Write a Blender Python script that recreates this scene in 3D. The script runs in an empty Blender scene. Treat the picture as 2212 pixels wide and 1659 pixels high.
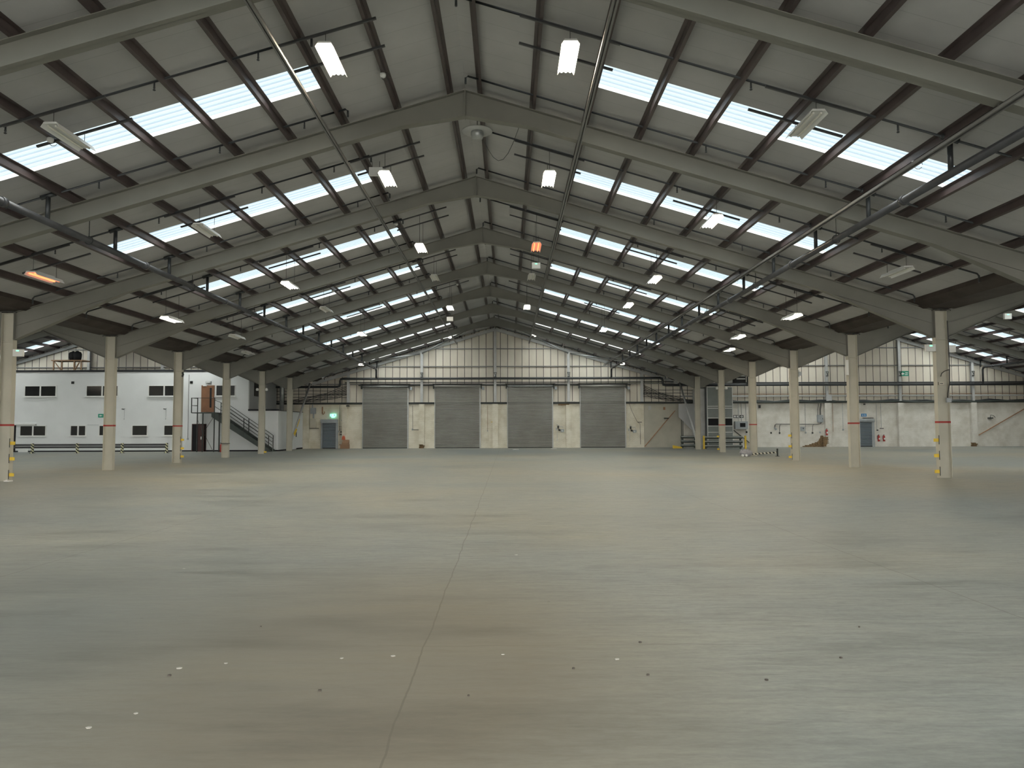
import bpy, math, random
from mathutils import Vector, Matrix
random.seed(7)
S = bpy.context.scene
COL = S.collection
PI = math.pi
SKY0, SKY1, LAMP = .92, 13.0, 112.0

# ------------------------------------------------------------------ layout
XV0, XV1 = -15.567, 13.591            # valley (column) lines
RX, SP = -.988, 29.158               # main ridge, span
B, Y1 = 6.092, 17.126
def F(k): return Y1 + (k - 1) * B
YE = 59.43                          # inner face of end wall
YS = -7.3                           # rear end of the hall
HR, SL = 9.548, 0.2985                 # rafter top at ridge, slope
def zt(d): return HR - SL * d       # rafter top / purlin underside
PD = 0.15                           # purlin depth
TH = math.atan(SL)
ridges = [RX - SP, RX, RX + SP]
# viewpoint: 1.6 m above the floor, pitched slightly up
CAMY, FPX = -.31, 1630.0
_p, _w, _r = .05777, .00572, -.00328
fwd = Vector((math.sin(_w)*math.cos(_p), math.cos(_w)*math.cos(_p), math.sin(_p)))
rt = Vector((math.cos(_w), -math.sin(_w), 0)); up = rt.cross(fwd)
R_, U_ = rt*math.cos(_r)+up*math.sin(_r), up*math.cos(_r)-rt*math.sin(_r)
def XZ(px, py, Y):
    d = fwd + R_*((px-1106)/FPX) - U_*((py-829.5)/FPX)
    t = (Y-CAMY)/d.y
    return d.x*t, 1.6 + d.z*t
WARP = False
def wp(v):
    return (v[0]*.987, v[1], v[2]*.992) if WARP else tuple(v)

# ------------------------------------------------------------------ materials
MATS = {}
def nt(name):
    m = bpy.data.materials.new(name); m.use_nodes = True
    n = m.node_tree.nodes; l = m.node_tree.links
    b = n.get('Principled BSDF')
    return m, n, l, b
def ramp(n, l, src, stops):
    r = n.new('ShaderNodeValToRGB')
    el = r.color_ramp.elements
    while len(el) < len(stops): el.new(0.5)
    for e, (p, c) in zip(el, stops):
        e.position = p; e.color = (c[0], c[1], c[2], 1)
    l.new(src, r.inputs[0]); return r
def noise(n, l, co, sc, det=4, rough=.55, dist=0):
    t = n.new('ShaderNodeTexNoise'); t.inputs['Scale'].default_value = sc
    t.inputs['Detail'].default_value = det; t.inputs['Roughness'].default_value = rough
    t.inputs['Distortion'].default_value = dist
    l.new(co, t.inputs['Vector']); return t
def mapping(n, l, sc=(1, 1, 1), rot=(0, 0, 0)):
    g = n.new('ShaderNodeNewGeometry'); m = n.new('ShaderNodeMapping')
    m.inputs['Scale'].default_value = sc; m.inputs['Rotation'].default_value = rot
    l.new(g.outputs['Position'], m.inputs['Vector']); return m.outputs[0]
def mixc(n, l, fac, a, b, mode='MIX'):
    x = n.new('ShaderNodeMix'); x.data_type = 'RGBA'; x.blend_type = mode
    for sock, v in ((x.inputs[0], fac), (x.inputs[6], a), (x.inputs[7], b)):
        if isinstance(v, (int, float)): sock.default_value = v
        elif isinstance(v, tuple): sock.default_value = (v[0], v[1], v[2], 1)
        else: l.new(v, sock)
    return x.outputs[2]
def math_(n, l, op, a, b=None, clamp=False):
    x = n.new('ShaderNodeMath'); x.operation = op; x.use_clamp = clamp
    for i, v in enumerate((a, b)):
        if v is None: continue
        if isinstance(v, (int, float)): x.inputs[i].default_value = v
        else: l.new(v, x.inputs[i])
    return x.outputs[0]
def bump(n, l, b, h, strength=.3, dist=.02):
    x = n.new('ShaderNodeBump'); x.inputs['Strength'].default_value = strength
    x.inputs['Distance'].default_value = dist
    l.new(h, x.inputs['Height']); l.new(x.outputs[0], b.inputs['Normal'])
def simple(name, col, rough=.6, metal=0, var=.12, sc=3.0, spec=.4):
    m, n, l, b = nt(name)
    co = mapping(n, l); t = noise(n, l, co, sc, 5)
    lo = tuple(c * (1 - var) for c in col); hi = tuple(min(1, c * (1 + var)) for c in col)
    r = ramp(n, l, t.outputs[0], [(.3, lo), (.7, hi)])
    l.new(r.outputs[0], b.inputs['Base Color'])
    b.inputs['Roughness'].default_value = rough; b.inputs['Metallic'].default_value = metal
    b.inputs['Specular IOR Level'].default_value = spec
    MATS[name] = m; return m
def emis(name, col, st):
    m, n, l, b = nt(name)
    b.inputs['Base Color'].default_value = (*col, 1)
    b.inputs['Emission Color'].default_value = (*col, 1); b.inputs['Emission Strength'].default_value = st
    MATS[name] = m; return m

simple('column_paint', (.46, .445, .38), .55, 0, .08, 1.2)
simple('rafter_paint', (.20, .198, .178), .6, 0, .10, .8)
simple('gable_steel', (.48, .49, .49), .5, .2, .10, 2)
simple('purlin_oxide', (.060, .044, .044), .42, 0, .25, 2.5, .5)
simple('gutter_oxide', (.048, .037, .033), .7, 0, .35, 1.5)
simple('black_pipe', (.035, .040, .045), .38, .1, .2, 3, .5)
simple('main_pipe', (.055, .057, .062), .35, .2, .2, 3, .5)
simple('tray_steel', (.20, .20, .20), .4, .3, .1, 4)
simple('conduit_dark', (.14, .14, .135), .5)
simple('galv', (.42, .44, .44), .38, .6, .15, 6)
simple('white_enamel', (.72, .73, .72), .4, 0, .03)
simple('white_render', (.69, .71, .72), .75, 0, .035, .9)
simple('shade_grey', (.45, .46, .47), .7, 0, .05, 1)
simple('wire', (.05, .05, .05), .6)
simple('dark_steel', (.035, .040, .038), .55, .1, .2)
simple('dark_green', (.045, .058, .053), .5, 0, .15)
simple('door_wood', (.22, .105, .055), .5, 0, .12, 4)
simple('door_maroon', (.060, .028, .026), .45, 0, .15)
simple('black_void', (.010, .010, .012), .9)
simple('glass_dark', (.018, .019, .020), .12, 0, .1, 2, .5)
simple('red_paint', (.36, .035, .03), .5)
simple('yellow_paint', (.72, .50, .05), .5, 0, .1)
simple('orange_red', (.62, .14, .07), .6)
simple('cardboard', (.30, .185, .115), .8, 0, .1)
simple('timber', (.42, .27, .17), .75, 0, .2, 5)
simple('rust_rail', (.36, .20, .11), .7, 0, .2, 5)
simple('grey_panel', (.215, .235, .23), .6, 0, .05)
simple('blue_shutter', (.16, .20, .25), .5, .1, .08)
simple('cream_box', (.55, .52, .44), .5, 0, .05)
simple('grey_box', (.33, .36, .38), .45, 0, .1)
simple('sign_green', (.02, .26, .17), .5)
simple('sign_blue', (.03, .22, .52), .5)
simple('white_mark', (.8, .8, .78), .6)
simple('brick_raw', (.18, .12, .065), .9, 0, .45, 9)
simple('pale_flake', (.46, .45, .42), .8)
simple('dark_chip', (.09, .08, .07), .8)
simple('plinth', (.015, .016, .020), .7)
simple('grey_cloth', (.28, .28, .30), .85, 0, .2, 8)
emis('tube_lit', (1.0, .86, .64), LAMP)
emis('tube_orange', (1.0, .20, .07), 3.2)
emis('panel_lit', (1.0, .90, .74), 40.0)
emis('led_green', (.15, 1.0, .45), 3.0)
emis('exit_glow', (.30, 1.0, .78), 2.2)
simple('tube_off', (.75, .74, .68), .35)

def mk_lining():
    m, n, l, b = nt('roof_lining')
    g = n.new('ShaderNodeNewGeometry'); sx = n.new('ShaderNodeSeparateXYZ'); l.new(g.outputs['Position'], sx.inputs[0])
    fr = math_(n, l, 'FRACT', math_(n, l, 'DIVIDE', sx.outputs[1], 0.6098))
    ln = math_(n, l, 'LESS_THAN', fr, 0.018)
    co = mapping(n, l); t = noise(n, l, co, .45, 6, .6)
    r = ramp(n, l, t.outputs[0], [(.3, (.38, .38, .385)), (.7, (.485, .485, .49))])
    l.new(mixc(n, l, math_(n, l, 'MULTIPLY', ln, .32), r.outputs[0], (.12, .12, .12)), b.inputs['Base Color'])
    b.inputs['Roughness'].default_value = .7
    MATS['roof_lining'] = m
mk_lining()
def mk_clad(name, c0, c1):
    m, n, l, b = nt(name)
    g = n.new('ShaderNodeNewGeometry'); sx = n.new('ShaderNodeSeparateXYZ'); l.new(g.outputs['Position'], sx.inputs[0])
    xx = math_(n, l, 'DIVIDE', math_(n, l, 'ADD', sx.outputs[0], 57.643), 0.5705)
    fr = math_(n, l, 'FRACT', xx)
    ln = math_(n, l, 'LESS_THAN', fr, 0.075)
    cell = n.new('ShaderNodeTexWhiteNoise'); cell.noise_dimensions = '1D'
    l.new(math_(n, l, 'FLOOR', xx), cell.inputs['W'])
    co = mapping(n, l, (1, 1, .3)); t = noise(n, l, co, 1.2, 6, .6)
    r = ramp(n, l, t.outputs[0], [(.3, c0), (.7, c1)])
    cc = mixc(n, l, math_(n, l, 'MULTIPLY', cell.outputs[0], .35), r.outputs[0], (.36, .30, .24))
    l.new(mixc(n, l, ln, cc, (.045, .040, .038)), b.inputs['Base Color'])
    b.inputs['Roughness'].default_value = .55
    inv = math_(n, l, 'SUBTRACT', 1.0, ln); bump(n, l, b, inv, .6, .02)
    MATS[name] = m
mk_clad('cladding', (.66, .62, .54), (.76, .72, .63))
def mk_brick(name, c0, c1, mort, dirt):
    m, n, l, b = nt(name)
    g = n.new('ShaderNodeNewGeometry'); sx = n.new('ShaderNodeSeparateXYZ'); l.new(g.outputs['Position'], sx.inputs[0])
    cx = n.new('ShaderNodeCombineXYZ'); l.new(math_(n, l, 'ADD', sx.outputs[0], sx.outputs[1]), cx.inputs[0]); l.new(sx.outputs[2], cx.inputs[1])
    br = n.new('ShaderNodeTexBrick'); l.new(cx.outputs[0], br.inputs['Vector'])
    br.inputs['Color1'].default_value = (*c0, 1); br.inputs['Color2'].default_value = (*c1, 1); br.inputs['Mortar'].default_value = (*mort, 1)
    br.inputs['Scale'].default_value = 1; br.inputs['Brick Width'].default_value = .225; br.inputs['Row Height'].default_value = .075
    br.inputs['Mortar Size'].default_value = .008
    co = mapping(n, l); t = noise(n, l, co, 1.1, 7, .65)
    r = ramp(n, l, t.outputs[0], [(.35, dirt), (.6, (1, 1, 1))])
    l.new(mixc(n, l, .8, br.outputs['Color'], r.outputs[0], 'MULTIPLY'), b.inputs['Base Color'])
    b.inputs['Roughness'].default_value = .7
    bump(n, l, b, br.outputs['Fac'], -.18, .01)
    MATS[name] = m
mk_brick('brick_cream', (.80, .765, .66), (.76, .725, .62), (.66, .62, .52), (.76, .73, .66))
mk_brick('brick_white', (.73, .715, .67), (.70, .685, .64), (.65, .635, .59), (.74, .72, .68))
def mk_slats(name, c0, c1, pitch, dark):
    m, n, l, b = nt(name)
    co = mapping(n, l, (.6, 1, 5)); t = noise(n, l, co, 1.4, 6, .7)
    co2 = mapping(n, l); t2 = noise(n, l, co2, .6, 4)
    r = ramp(n, l, t.outputs[0], [(.3, c0), (.7, c1)])
    r2 = ramp(n, l, t2.outputs[0], [(.35, dark), (.7, (1, 1, 1))])
    sx = n.new('ShaderNodeSeparateXYZ'); l.new(co2, sx.inputs[0])
    fr = math_(n, l, 'FRACT', math_(n, l, 'DIVIDE', math_(n, l, 'SUBTRACT', math_(n, l, 'DIVIDE', sx.outputs[2], .992), .04 - 10*pitch), pitch))
    jt = math_(n, l, 'GREATER_THAN', fr, .80)  # joint recess shade painted into the colour, the relief gives too little
    hi = math_(n, l, 'LESS_THAN', fr, .16)
    c = mixc(n, l, .7, r.outputs[0], r2.outputs[0], 'MULTIPLY')
    c = mixc(n, l, math_(n, l, 'MULTIPLY', jt, .85), c, (.05, .05, .048))
    c = mixc(n, l, math_(n, l, 'MULTIPLY', hi, .45), c, (.60, .60, .57))
    l.new(c, b.inputs['Base Color'])
    b.inputs['Roughness'].default_value = .45; b.inputs['Metallic'].default_value = .35
    MATS[name] = m
mk_slats('shutter_steel', (.30, .305, .29), (.42, .425, .40), 4.78/48, (.72, .68, .65))
mk_slats('blue_slats', (.20, .25, .30), (.27, .32, .38), 1.98/20, (.85, .85, .85))
def mk_stripes(name, a, c, scale, rotv):
    m, n, l, b = nt(name)
    co = mapping(n, l, (1, 1, 1), rotv)
    w = n.new('ShaderNodeTexWave'); w.wave_profile = 'SAW'; w.inputs['Scale'].default_value = scale
    l.new(co, w.inputs['Vector'])
    f = math_(n, l, 'GREATER_THAN', w.outputs['Fac'], .5)
    l.new(mixc(n, l, f, a, c), b.inputs['Base Color']); b.inputs['Roughness'].default_value = .5
    MATS[name] = m
mk_stripes('hazard', (.02, .02, .02), (.62, .60, .38), 2.3, (0, PI / 4, 0))
mk_stripes('hazard_pole', (.02, .02, .02), (.62, .60, .50), 1.9, (0, PI / 5, 0))

def mk_floor():
    m, n, l, b = nt('floor_concrete')
    co = mapping(n, l); cs = mapping(n, l, (.35, 1.6, 1))
    big = noise(n, l, co, .11, 4, .55, .4)
    mid = noise(n, l, cs, .9, 8, .68, .3)
    fine = noise(n, l, mapping(n, l, (1, 2.2, 1)), 14, 5, .7)
    base = ramp(n, l, big.outputs[0], [(.34, (.250, .275, .270)), (.52, (.298, .304, .272)), (.68, (.335, .318, .255))])
    mid_r = ramp(n, l, mid.outputs[0], [(.28, (.62, .62, .61)), (.5, (1, 1, 1)), (.75, (1.22, 1.20, 1.15))])
    c = mixc(n, l, .85, base.outputs[0], mid_r.outputs[0], 'MULTIPLY')
    st = noise(n, l, mapping(n, l, (.45, 2.6, 1)), 5.5, 7, .72, .4)
    str_ = ramp(n, l, st.outputs[0], [(.30, (.72, .72, .71)), (.50, (1, 1, 1)), (.70, (1.22, 1.21, 1.17))])
    c = mixc(n, l, .8, c, str_.outputs[0], 'MULTIPLY')
    fr = ramp(n, l, fine.outputs[0], [(.25, (.82, .82, .82)), (.6, (1.04, 1.04, 1.04))])
    c = mixc(n, l, .8, c, fr.outputs[0], 'MULTIPLY')
    # brownish worn patch left of the joint close to the viewer
    g = n.new('ShaderNodeNewGeometry'); sx = n.new('ShaderNodeSeparateXYZ'); l.new(g.outputs['Position'], sx.inputs[0])
    vd = n.new('ShaderNodeVectorMath'); vd.operation = 'DISTANCE'
    mp = n.new('ShaderNodeMapping'); mp.inputs['Scale'].default_value = (1, .62, 1); l.new(g.outputs['Position'], mp.inputs['Vector'])
    l.new(mp.outputs[0], vd.inputs[0]); vd.inputs[1].default_value = (-.9, 5.0 * .62, 0)
    w = math_(n, l, 'ADD', vd.outputs['Value'], math_(n, l, 'MULTIPLY', big.outputs[0], 1.6))
    pr_ = ramp(n, l, math_(n, l, 'DIVIDE', w, 4.0), [(.45, (1, 1, 1)), (.85, (0, 0, 0))])
    c = mixc(n, l, math_(n, l, 'MULTIPLY', pr_.outputs[0], .75), c, mixc(n, l, 1.0, (.215, .180, .130), mid_r.outputs[0], 'MULTIPLY'))
    vd2 = n.new('ShaderNodeVectorMath'); vd2.operation = 'DISTANCE'; l.new(g.outputs['Position'], vd2.inputs[0]); vd2.inputs[1].default_value = (-4.6, 6.2, 0)
    w2 = math_(n, l, 'ADD', vd2.outputs['Value'], math_(n, l, 'MULTIPLY', big.outputs[0], 3.0))
    p2 = ramp(n, l, math_(n, l, 'DIVIDE', w2, 8.0), [(.35, (1, 1, 1)), (.8, (0, 0, 0))])
    c = mixc(n, l, math_(n, l, 'MULTIPLY', p2.outputs[0], .6), c, mixc(n, l, 1.0, (.185, .188, .172), mid_r.outputs[0], 'MULTIPLY'))
    # construction joints running away and across, slightly wobbling
    wob = noise(n, l, co, 1.3, 4)
    wx = math_(n, l, 'ADD', sx.outputs[0], math_(n, l, 'MULTIPLY', wob.outputs[0], .07))
    wy = math_(n, l, 'ADD', sx.outputs[1], math_(n, l, 'MULTIPLY', wob.outputs[0], .16))
    jx = math_(n, l, 'ABSOLUTE', math_(n, l, 'SUBTRACT', math_(n, l, 'FRACT', math_(n, l, 'DIVIDE', math_(n, l, 'ADD', wx, 58.8 + .58 + 2.45), 4.9)), .5))
    lx = math_(n, l, 'LESS_THAN', jx, .0013)
    jy = math_(n, l, 'ABSOLUTE', math_(n, l, 'SUBTRACT', math_(n, l, 'FRACT', math_(n, l, 'DIVIDE', math_(n, l, 'ADD', wy, 61.0 - 5.43 + 1.525), 3.05)), .5))
    ly = math_(n, l, 'LESS_THAN', jy, .0016)
    brk = math_(n, l, 'GREATER_THAN', mid.outputs[0], .50)
    jj = math_(n, l, 'MAXIMUM', math_(n, l, 'MULTIPLY', lx, .45), math_(n, l, 'MULTIPLY', math_(n, l, 'MULTIPLY', ly, brk), .35))
    c = mixc(n, l, jj, c, (.10, .085, .065))
    # pale paint flecks and dark specks
    vo = n.new('ShaderNodeTexVoronoi'); vo.inputs['Scale'].default_value = 1.15; l.new(mapping(n, l, (1, .8, 1)), vo.inputs['Vector'])
    sp = math_(n, l, 'LESS_THAN', vo.outputs['Distance'], .028)
    cs_ = n.new('ShaderNodeSeparateColor'); l.new(vo.outputs['Color'], cs_.inputs[0])
    sel = math_(n, l, 'GREATER_THAN', cs_.outputs[0], .72)
    c = mixc(n, l, math_(n, l, 'MULTIPLY', math_(n, l, 'MULTIPLY', sp, sel), .55), c, (.60, .58, .54))
    vo2 = n.new('ShaderNodeTexVoronoi'); vo2.inputs['Scale'].default_value = 2.3; l.new(co, vo2.inputs['Vector'])
    sp2 = math_(n, l, 'LESS_THAN', vo2.outputs['Distance'], .035)
    cs2 = n.new('ShaderNodeSeparateColor'); l.new(vo2.outputs['Color'], cs2.inputs[0])
    sel2 = math_(n, l, 'GREATER_THAN', cs2.outputs[0], .75)
    c = mixc(n, l, math_(n, l, 'MULTIPLY', math_(n, l, 'MULTIPLY', sp2, sel2), .45), c, (.10, .09, .075))
    # scuffs
    sc = noise(n, l, mapping(n, l, (.5, 3.5, 1), (0, 0, .25)), 1.1, 9, .75, 1.2)
    sr = ramp(n, l, sc.outputs[0], [(.60, (0, 0, 0)), (.72, (1, 1, 1))])
    c = mixc(n, l, math_(n, l, 'MULTIPLY', sr.outputs[0], .13), c, (.17, .155, .13))
    l.new(c, b.inputs['Base Color'])
    rr = ramp(n, l, mid.outputs[0], [(.3, (.42, .42, .42)), (.7, (.62, .62, .62))])
    l.new(rr.outputs[0], b.inputs['Roughness']); b.inputs['Specular IOR Level'].default_value = .35
    bump(n, l, b, fine.outputs[0], .08, .01)
    MATS['floor_concrete'] = m
mk_floor()
def mk_rooflight():
    m, n, l, b = nt('rooflight_sheet'); n.remove(b)
    out = n['Material Output']
    tr = n.new('ShaderNodeBsdfTransparent'); tr.inputs[0].default_value = (.66, .83, .92, 1)
    tl = n.new('ShaderNodeBsdfTranslucent'); tl.inputs[0].default_value = (.70, .76, .78, 1)
    g = n.new('ShaderNodeNewGeometry'); sx = n.new('ShaderNodeSeparateXYZ'); l.new(g.outputs['Position'], sx.inputs[0])
    t = noise(n, l, mapping(n, l, (.5, 3, .5)), 2.5, 5)
    r = ramp(n, l, t.outputs[0], [(.3, (.76, .82, .84)), (.7, (.84, .89, .91))])
    u = math_(n, l, 'MULTIPLY', math_(n, l, 'FRACT', math_(n, l, 'DIVIDE', math_(n, l, 'ADD', sx.outputs[1], 100*B - Y1 - 3.25), B)), B / .185)
    band = math_(n, l, 'LESS_THAN', math_(n, l, 'FRACT', u), .16)
    l.new(mixc(n, l, band, r.outputs[0], (1.0, 1.0, 1.0)), tr.inputs[0])
    mx = n.new('ShaderNodeMixShader'); mx.inputs[0].default_value = .06
    l.new(tr.outputs[0], mx.inputs[1]); l.new(tl.outputs[0], mx.inputs[2]); l.new(mx.outputs[0], out.inputs[0])
    MATS['rooflight_sheet'] = m
mk_rooflight()

# ------------------------------------------------------------------ mesh helpers
class MB:
    def __init__(s): s.v = []; s.f = []
    def add(s, vs, fs):
        o = len(s.v); s.v += [tuple(v) for v in vs]; s.f += [tuple(i + o for i in f) for f in fs]; return s
    def box(s, x0, x1, y0, y1, z0, z1):
        x0, x1 = sorted((x0, x1)); y0, y1 = sorted((y0, y1)); z0, z1 = sorted((z0, z1))
        return s.add([(x0,y0,z0),(x1,y0,z0),(x1,y1,z0),(x0,y1,z0),(x0,y0,z1),(x1,y0,z1),(x1,y1,z1),(x0,y1,z1)],
                     [(0,3,2,1),(4,5,6,7),(0,1,5,4),(1,2,6,5),(2,3,7,6),(3,0,4,7)])
    def prism(s, poly, y0, y1):          # polygon in XZ extruded along Y
        n = len(poly)
        vs = [(x, y0, z) for x, z in poly] + [(x, y1, z) for x, z in poly]
        return s.add(vs, [tuple(range(n)), tuple(range(2*n-1, n-1, -1))] + [(i, i+n, (i+1)%n+n, (i+1)%n) for i in range(n)])
    def prismx(s, poly, x0, x1):         # polygon in YZ extruded along X
        n = len(poly)
        vs = [(x0, y, z) for y, z in poly] + [(x1, y, z) for y, z in poly]
        return s.add(vs, [tuple(range(n)), tuple(range(2*n-1, n-1, -1))] + [(i, i+n, (i+1)%n+n, (i+1)%n) for i in range(n)])
    def prismz(s, poly, z0, z1):
        n = len(poly)
        vs = [(x, y, z0) for x, y in poly] + [(x, y, z1) for x, y in poly]
        return s.add(vs, [tuple(range(n-1, -1, -1)), tuple(range(n, 2*n))] + [(i, (i+1)%n, (i+1)%n+n, i+n) for i in range(n)])
    def tube(s, pts, r, n=8):
        pts = [Vector(p) for p in pts]; rings = []
        up = None
        for i, p in enumerate(pts):
            a = (pts[min(i+1, len(pts)-1)] - pts[max(i-1, 0)]).normalized()
            if up is None:
                up = Vector((0,0,1)) if abs(a.z) < .9 else Vector((1,0,0))
            u = a.cross(up).normalized(); w = u.cross(a).normalized(); up = w
            rr = r
            rings.append([p + u*math.cos(2*PI*k/n)*rr + w*math.sin(2*PI*k/n)*rr for k in range(n)])
        vs = [v for g in rings for v in g]; fs = []
        for i in range(len(pts)-1):
            for k in range(n):
                fs.append((i*n+k, i*n+(k+1)%n, (i+1)*n+(k+1)%n, (i+1)*n+k))
        fs += [tuple(range(n-1, -1, -1)), tuple(range((len(pts)-1)*n, len(pts)*n))]
        return s.add(vs, fs)
    def bar(s, p, q, w, h=None, up=(0,0,1)):
        h = h or w; p = Vector(p); q = Vector(q); a = (q-p).normalized(); up = Vector(up)
        if abs(a.dot(up)) > .98: up = Vector((0,1,0))
        u = a.cross(up).normalized()*w/2; v = u.cross(a).normalized()*h/2
        return s.add([p-u-v,p+u-v,p+u+v,p-u+v,q-u-v,q+u-v,q+u+v,q-u+v],
                     [(0,3,2,1),(4,5,6,7),(0,1,5,4),(1,2,6,5),(2,3,7,6),(3,0,4,7)])
    def lathe(s, prof, c=(0,0,0), n=16):
        vs = []; fs = []
        for r, z in prof:
            for k in range(n): vs.append((c[0]+r*math.cos(2*PI*k/n), c[1]+r*math.sin(2*PI*k/n), c[2]+z))
        for i in range(len(prof)-1):
            for k in range(n): fs.append((i*n+k, i*n+(k+1)%n, (i+1)*n+(k+1)%n, (i+1)*n+k))
        fs += [tuple(range(n-1,-1,-1)), tuple(range((len(prof)-1)*n, len(prof)*n))]
        return s.add(vs, fs)
    def build(s, name, mat, parent=None, smooth=False, origin=None):
        if WARP: s.v = [wp(v) for v in s.v]
        me = bpy.data.meshes.new(name)
        off = Vector((0,0,0))
        if parent is not None: off = parent.get('_wo') and Vector(parent['_wo']) or Vector((0,0,0))
        if origin is not None: off = Vector(origin)
        me.from_pydata([(v[0]-off.x, v[1]-off.y, v[2]-off.z) for v in s.v], [], s.f)
        me.materials.append(MATS[mat]); me.update()
        import bmesh
        bm = bmesh.new(); bm.from_mesh(me); bmesh.ops.recalc_face_normals(bm, faces=bm.faces); bm.to_mesh(me); bm.free()
        if smooth:
            for p in me.polygons: p.use_smooth = len(p.vertices) <= 4
        o = bpy.data.objects.new(name, me); COL.objects.link(o)
        if origin is not None: o.location = off
        if parent is not None: o.parent = parent; WO[o.name] = off
        if parent is not None: o['_wo'] = tuple(off)
        return o
WO = {}
def tag(o, label, cat, group=None, kind=None):
    if label: o['label'] = label
    if cat: o['category'] = cat
    if group: o['group'] = group
    if kind: o['kind'] = kind
    return o
def thing(name, label, cat, loc=(0,0,0), group=None):
    o = bpy.data.objects.new(name, None); COL.objects.link(o)
    loc = wp(loc); o.empty_display_size = .2; o.location = loc; o['_wo'] = tuple(loc)
    return tag(o, label, cat, group)
def struct(name, mb, mat, parent=None):
    o = mb.build(name, mat, parent)
    if parent is None: o['kind'] = 'structure'
    return o
def dup(root, loc, label=None, group=None):
    def cp(o, par):
        c = o.copy(); COL.objects.link(c)
        if par is not None: c.parent = par
        for ch in [x for x in bpy.data.objects if x.parent == o and x != c]: cp(ch, c)
        return c
    r = cp(root, None); r.location = loc
    if label: r['label'] = label
    if group: r['group'] = group
    return r
def ordn(i): return ['first','second','third','fourth','fifth','sixth','seventh','eighth','ninth','tenth','eleventh','twelfth','thirteenth'][i]

# ------------------------------------------------------------------ floor, outer walls
XW0, XW1 = RX - 1.5*SP, RX + 1.5*SP
struct('floor', MB().box(XW0-.3, XW1+.3, YS-14, YE+.3, -.2, 0), 'floor_concrete')
struct('wall_left', MB().box(XW0-.3, XW0, YS, YE, 0, 5.25), 'brick_white')
struct('wall_right', MB().box(XW1, XW1+.3, YS, YE, 0, 5.25), 'brick_white')
# rear wall behind the viewer, with unseen openings added to let daylight in
w = MB(); xs = XW0
for c in (-32.6, -24.6, -9.78, -4.02, 1.79, 7.62, 22.6, 30.6):
    w.box(xs, c-1.78, YS-.25, YS, 0, 4.8); xs = c+1.78
w.box(xs, XW1, YS-.25, YS, 0, 4.8); w.box(XW0, XW1, YS-.25, YS, 4.8, 5.25)
for r in ridges:
    w.prism([(r-SP/2, 5.25), (r+SP/2, 5.25), (r, 9.8)], YS-.25, YS)
struct('wall_front', w, 'cladding')

# end wall
struct('wall_back', MB().box(-5000, -5000, 0, 0, 0, 0) if False else
       MB().box(XW0, -16.88, YE, YE+.25, 0, 3.48).box(13.82, XW1, YE, YE+.25, 0, 3.50), 'brick_white')
struct('wall_back.001', MB().box(-16.88, 10.78, YE, YE+.25, 0, 3.48), 'brick_cream')
struct('wall_back.002', MB().box(10.78, 13.82, YE+.06, YE+.25, 0, 3.48), 'column_paint')
w = MB()
for r in ridges:
    w.prism([(r-SP/2, 3.50), (r+SP/2, 3.50), (r+SP/2, zt(SP/2)+.12), (r, HR+.14), (r-SP/2, zt(SP/2)+.12)], YE+.04, YE+.22)
struct('wall_back.003', w, 'cladding')
struct('trim_40', MB().box(-11.8, 9.75, YE-.12, YE+.04, 4.93, 5.0), 'dark_steel')
# sheeting rails and dark top band of the brickwork
n_tr = 1
for z0, z1, y0, mat in ((3.47, 3.62, YE-.10, 'dark_steel'), (5.02, 5.10, YE-.05, 'tray_steel')):
    struct('trim_%d' % n_tr, MB().box(XW0, XW1, y0, YE+.04, z0, z1), mat); n_tr += 1
for r in ridges:
    for zz in (6.42, 7.83):
        hw = (HR - zz)/SL - .3
        struct('trim_%d' % n_tr, MB().box(r-hw, r+hw, YE-.06, YE+.04, zz, zz+.07), 'tray_steel'); n_tr += 1

# ------------------------------------------------------------------ roof: lining with rooflight openings, ridge by ridge
D0, D1 = 2.93, 10.32
ML = SP/2 - .84
def slope_pt(r, s, d, off): return (r + s*d, zt(d) + off)
nwin = 1
for ri, r in enumerate(ridges):
    for s in (-1, 1):
        m = MB()
        def slab(d0, d1, y0, y1, m=m, r=r, s=s):
            a = slope_pt(r, s, d0, PD); b_ = slope_pt(r, s, d1, PD)
            m.prism([a, b_, (b_[0], b_[1]+.09), (a[0], a[1]+.09)], y0, y1)
        ys = [YS] + [F(k) for k in range(-2, 9)]
        ys[-1] = YE + .2
        for i in range(len(ys)-1):
            y0, y1 = ys[i], ys[i+1]
            k = i - 3
            a, b_ = F(k) + 3.30, F(k) + 4.31
            if a < y0 or b_ > y1: slab(0, ML, y0, y1); continue
            slab(0, ML, y0, a); slab(0, ML, b_, y1); slab(0, D0, a, b_); slab(D1, ML, a, b_)
            # ribbed translucent sheet over the opening
            sh = MB(); prof = []
            nr = 6
            for q in range(nr):
                u0 = (a-.05) + (b_-a+.10)*q/nr; wd = (b_-a+.10)/nr
                prof += [(u0, 0), (u0+wd*.72, 0), (u0+wd*.79, .035), (u0+wd*.93, .035)]
            prof.append((b_+.05, 0))
            vs = []; fs = []
            for (y, h) in prof:
                for d in (D0-.1, D1+.1):
                    x, z = slope_pt(r, s, d, PD+.10+h); vs.append((x, y, z))
            for q in range(len(prof)-1): fs.append((2*q, 2*q+1, 2*q+3, 2*q+2))
            sh.add(vs, fs)
            struct('window_%d' % nwin, sh, 'rooflight_sheet'); nwin += 1
        struct('ceiling', m, 'roof_lining')
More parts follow.
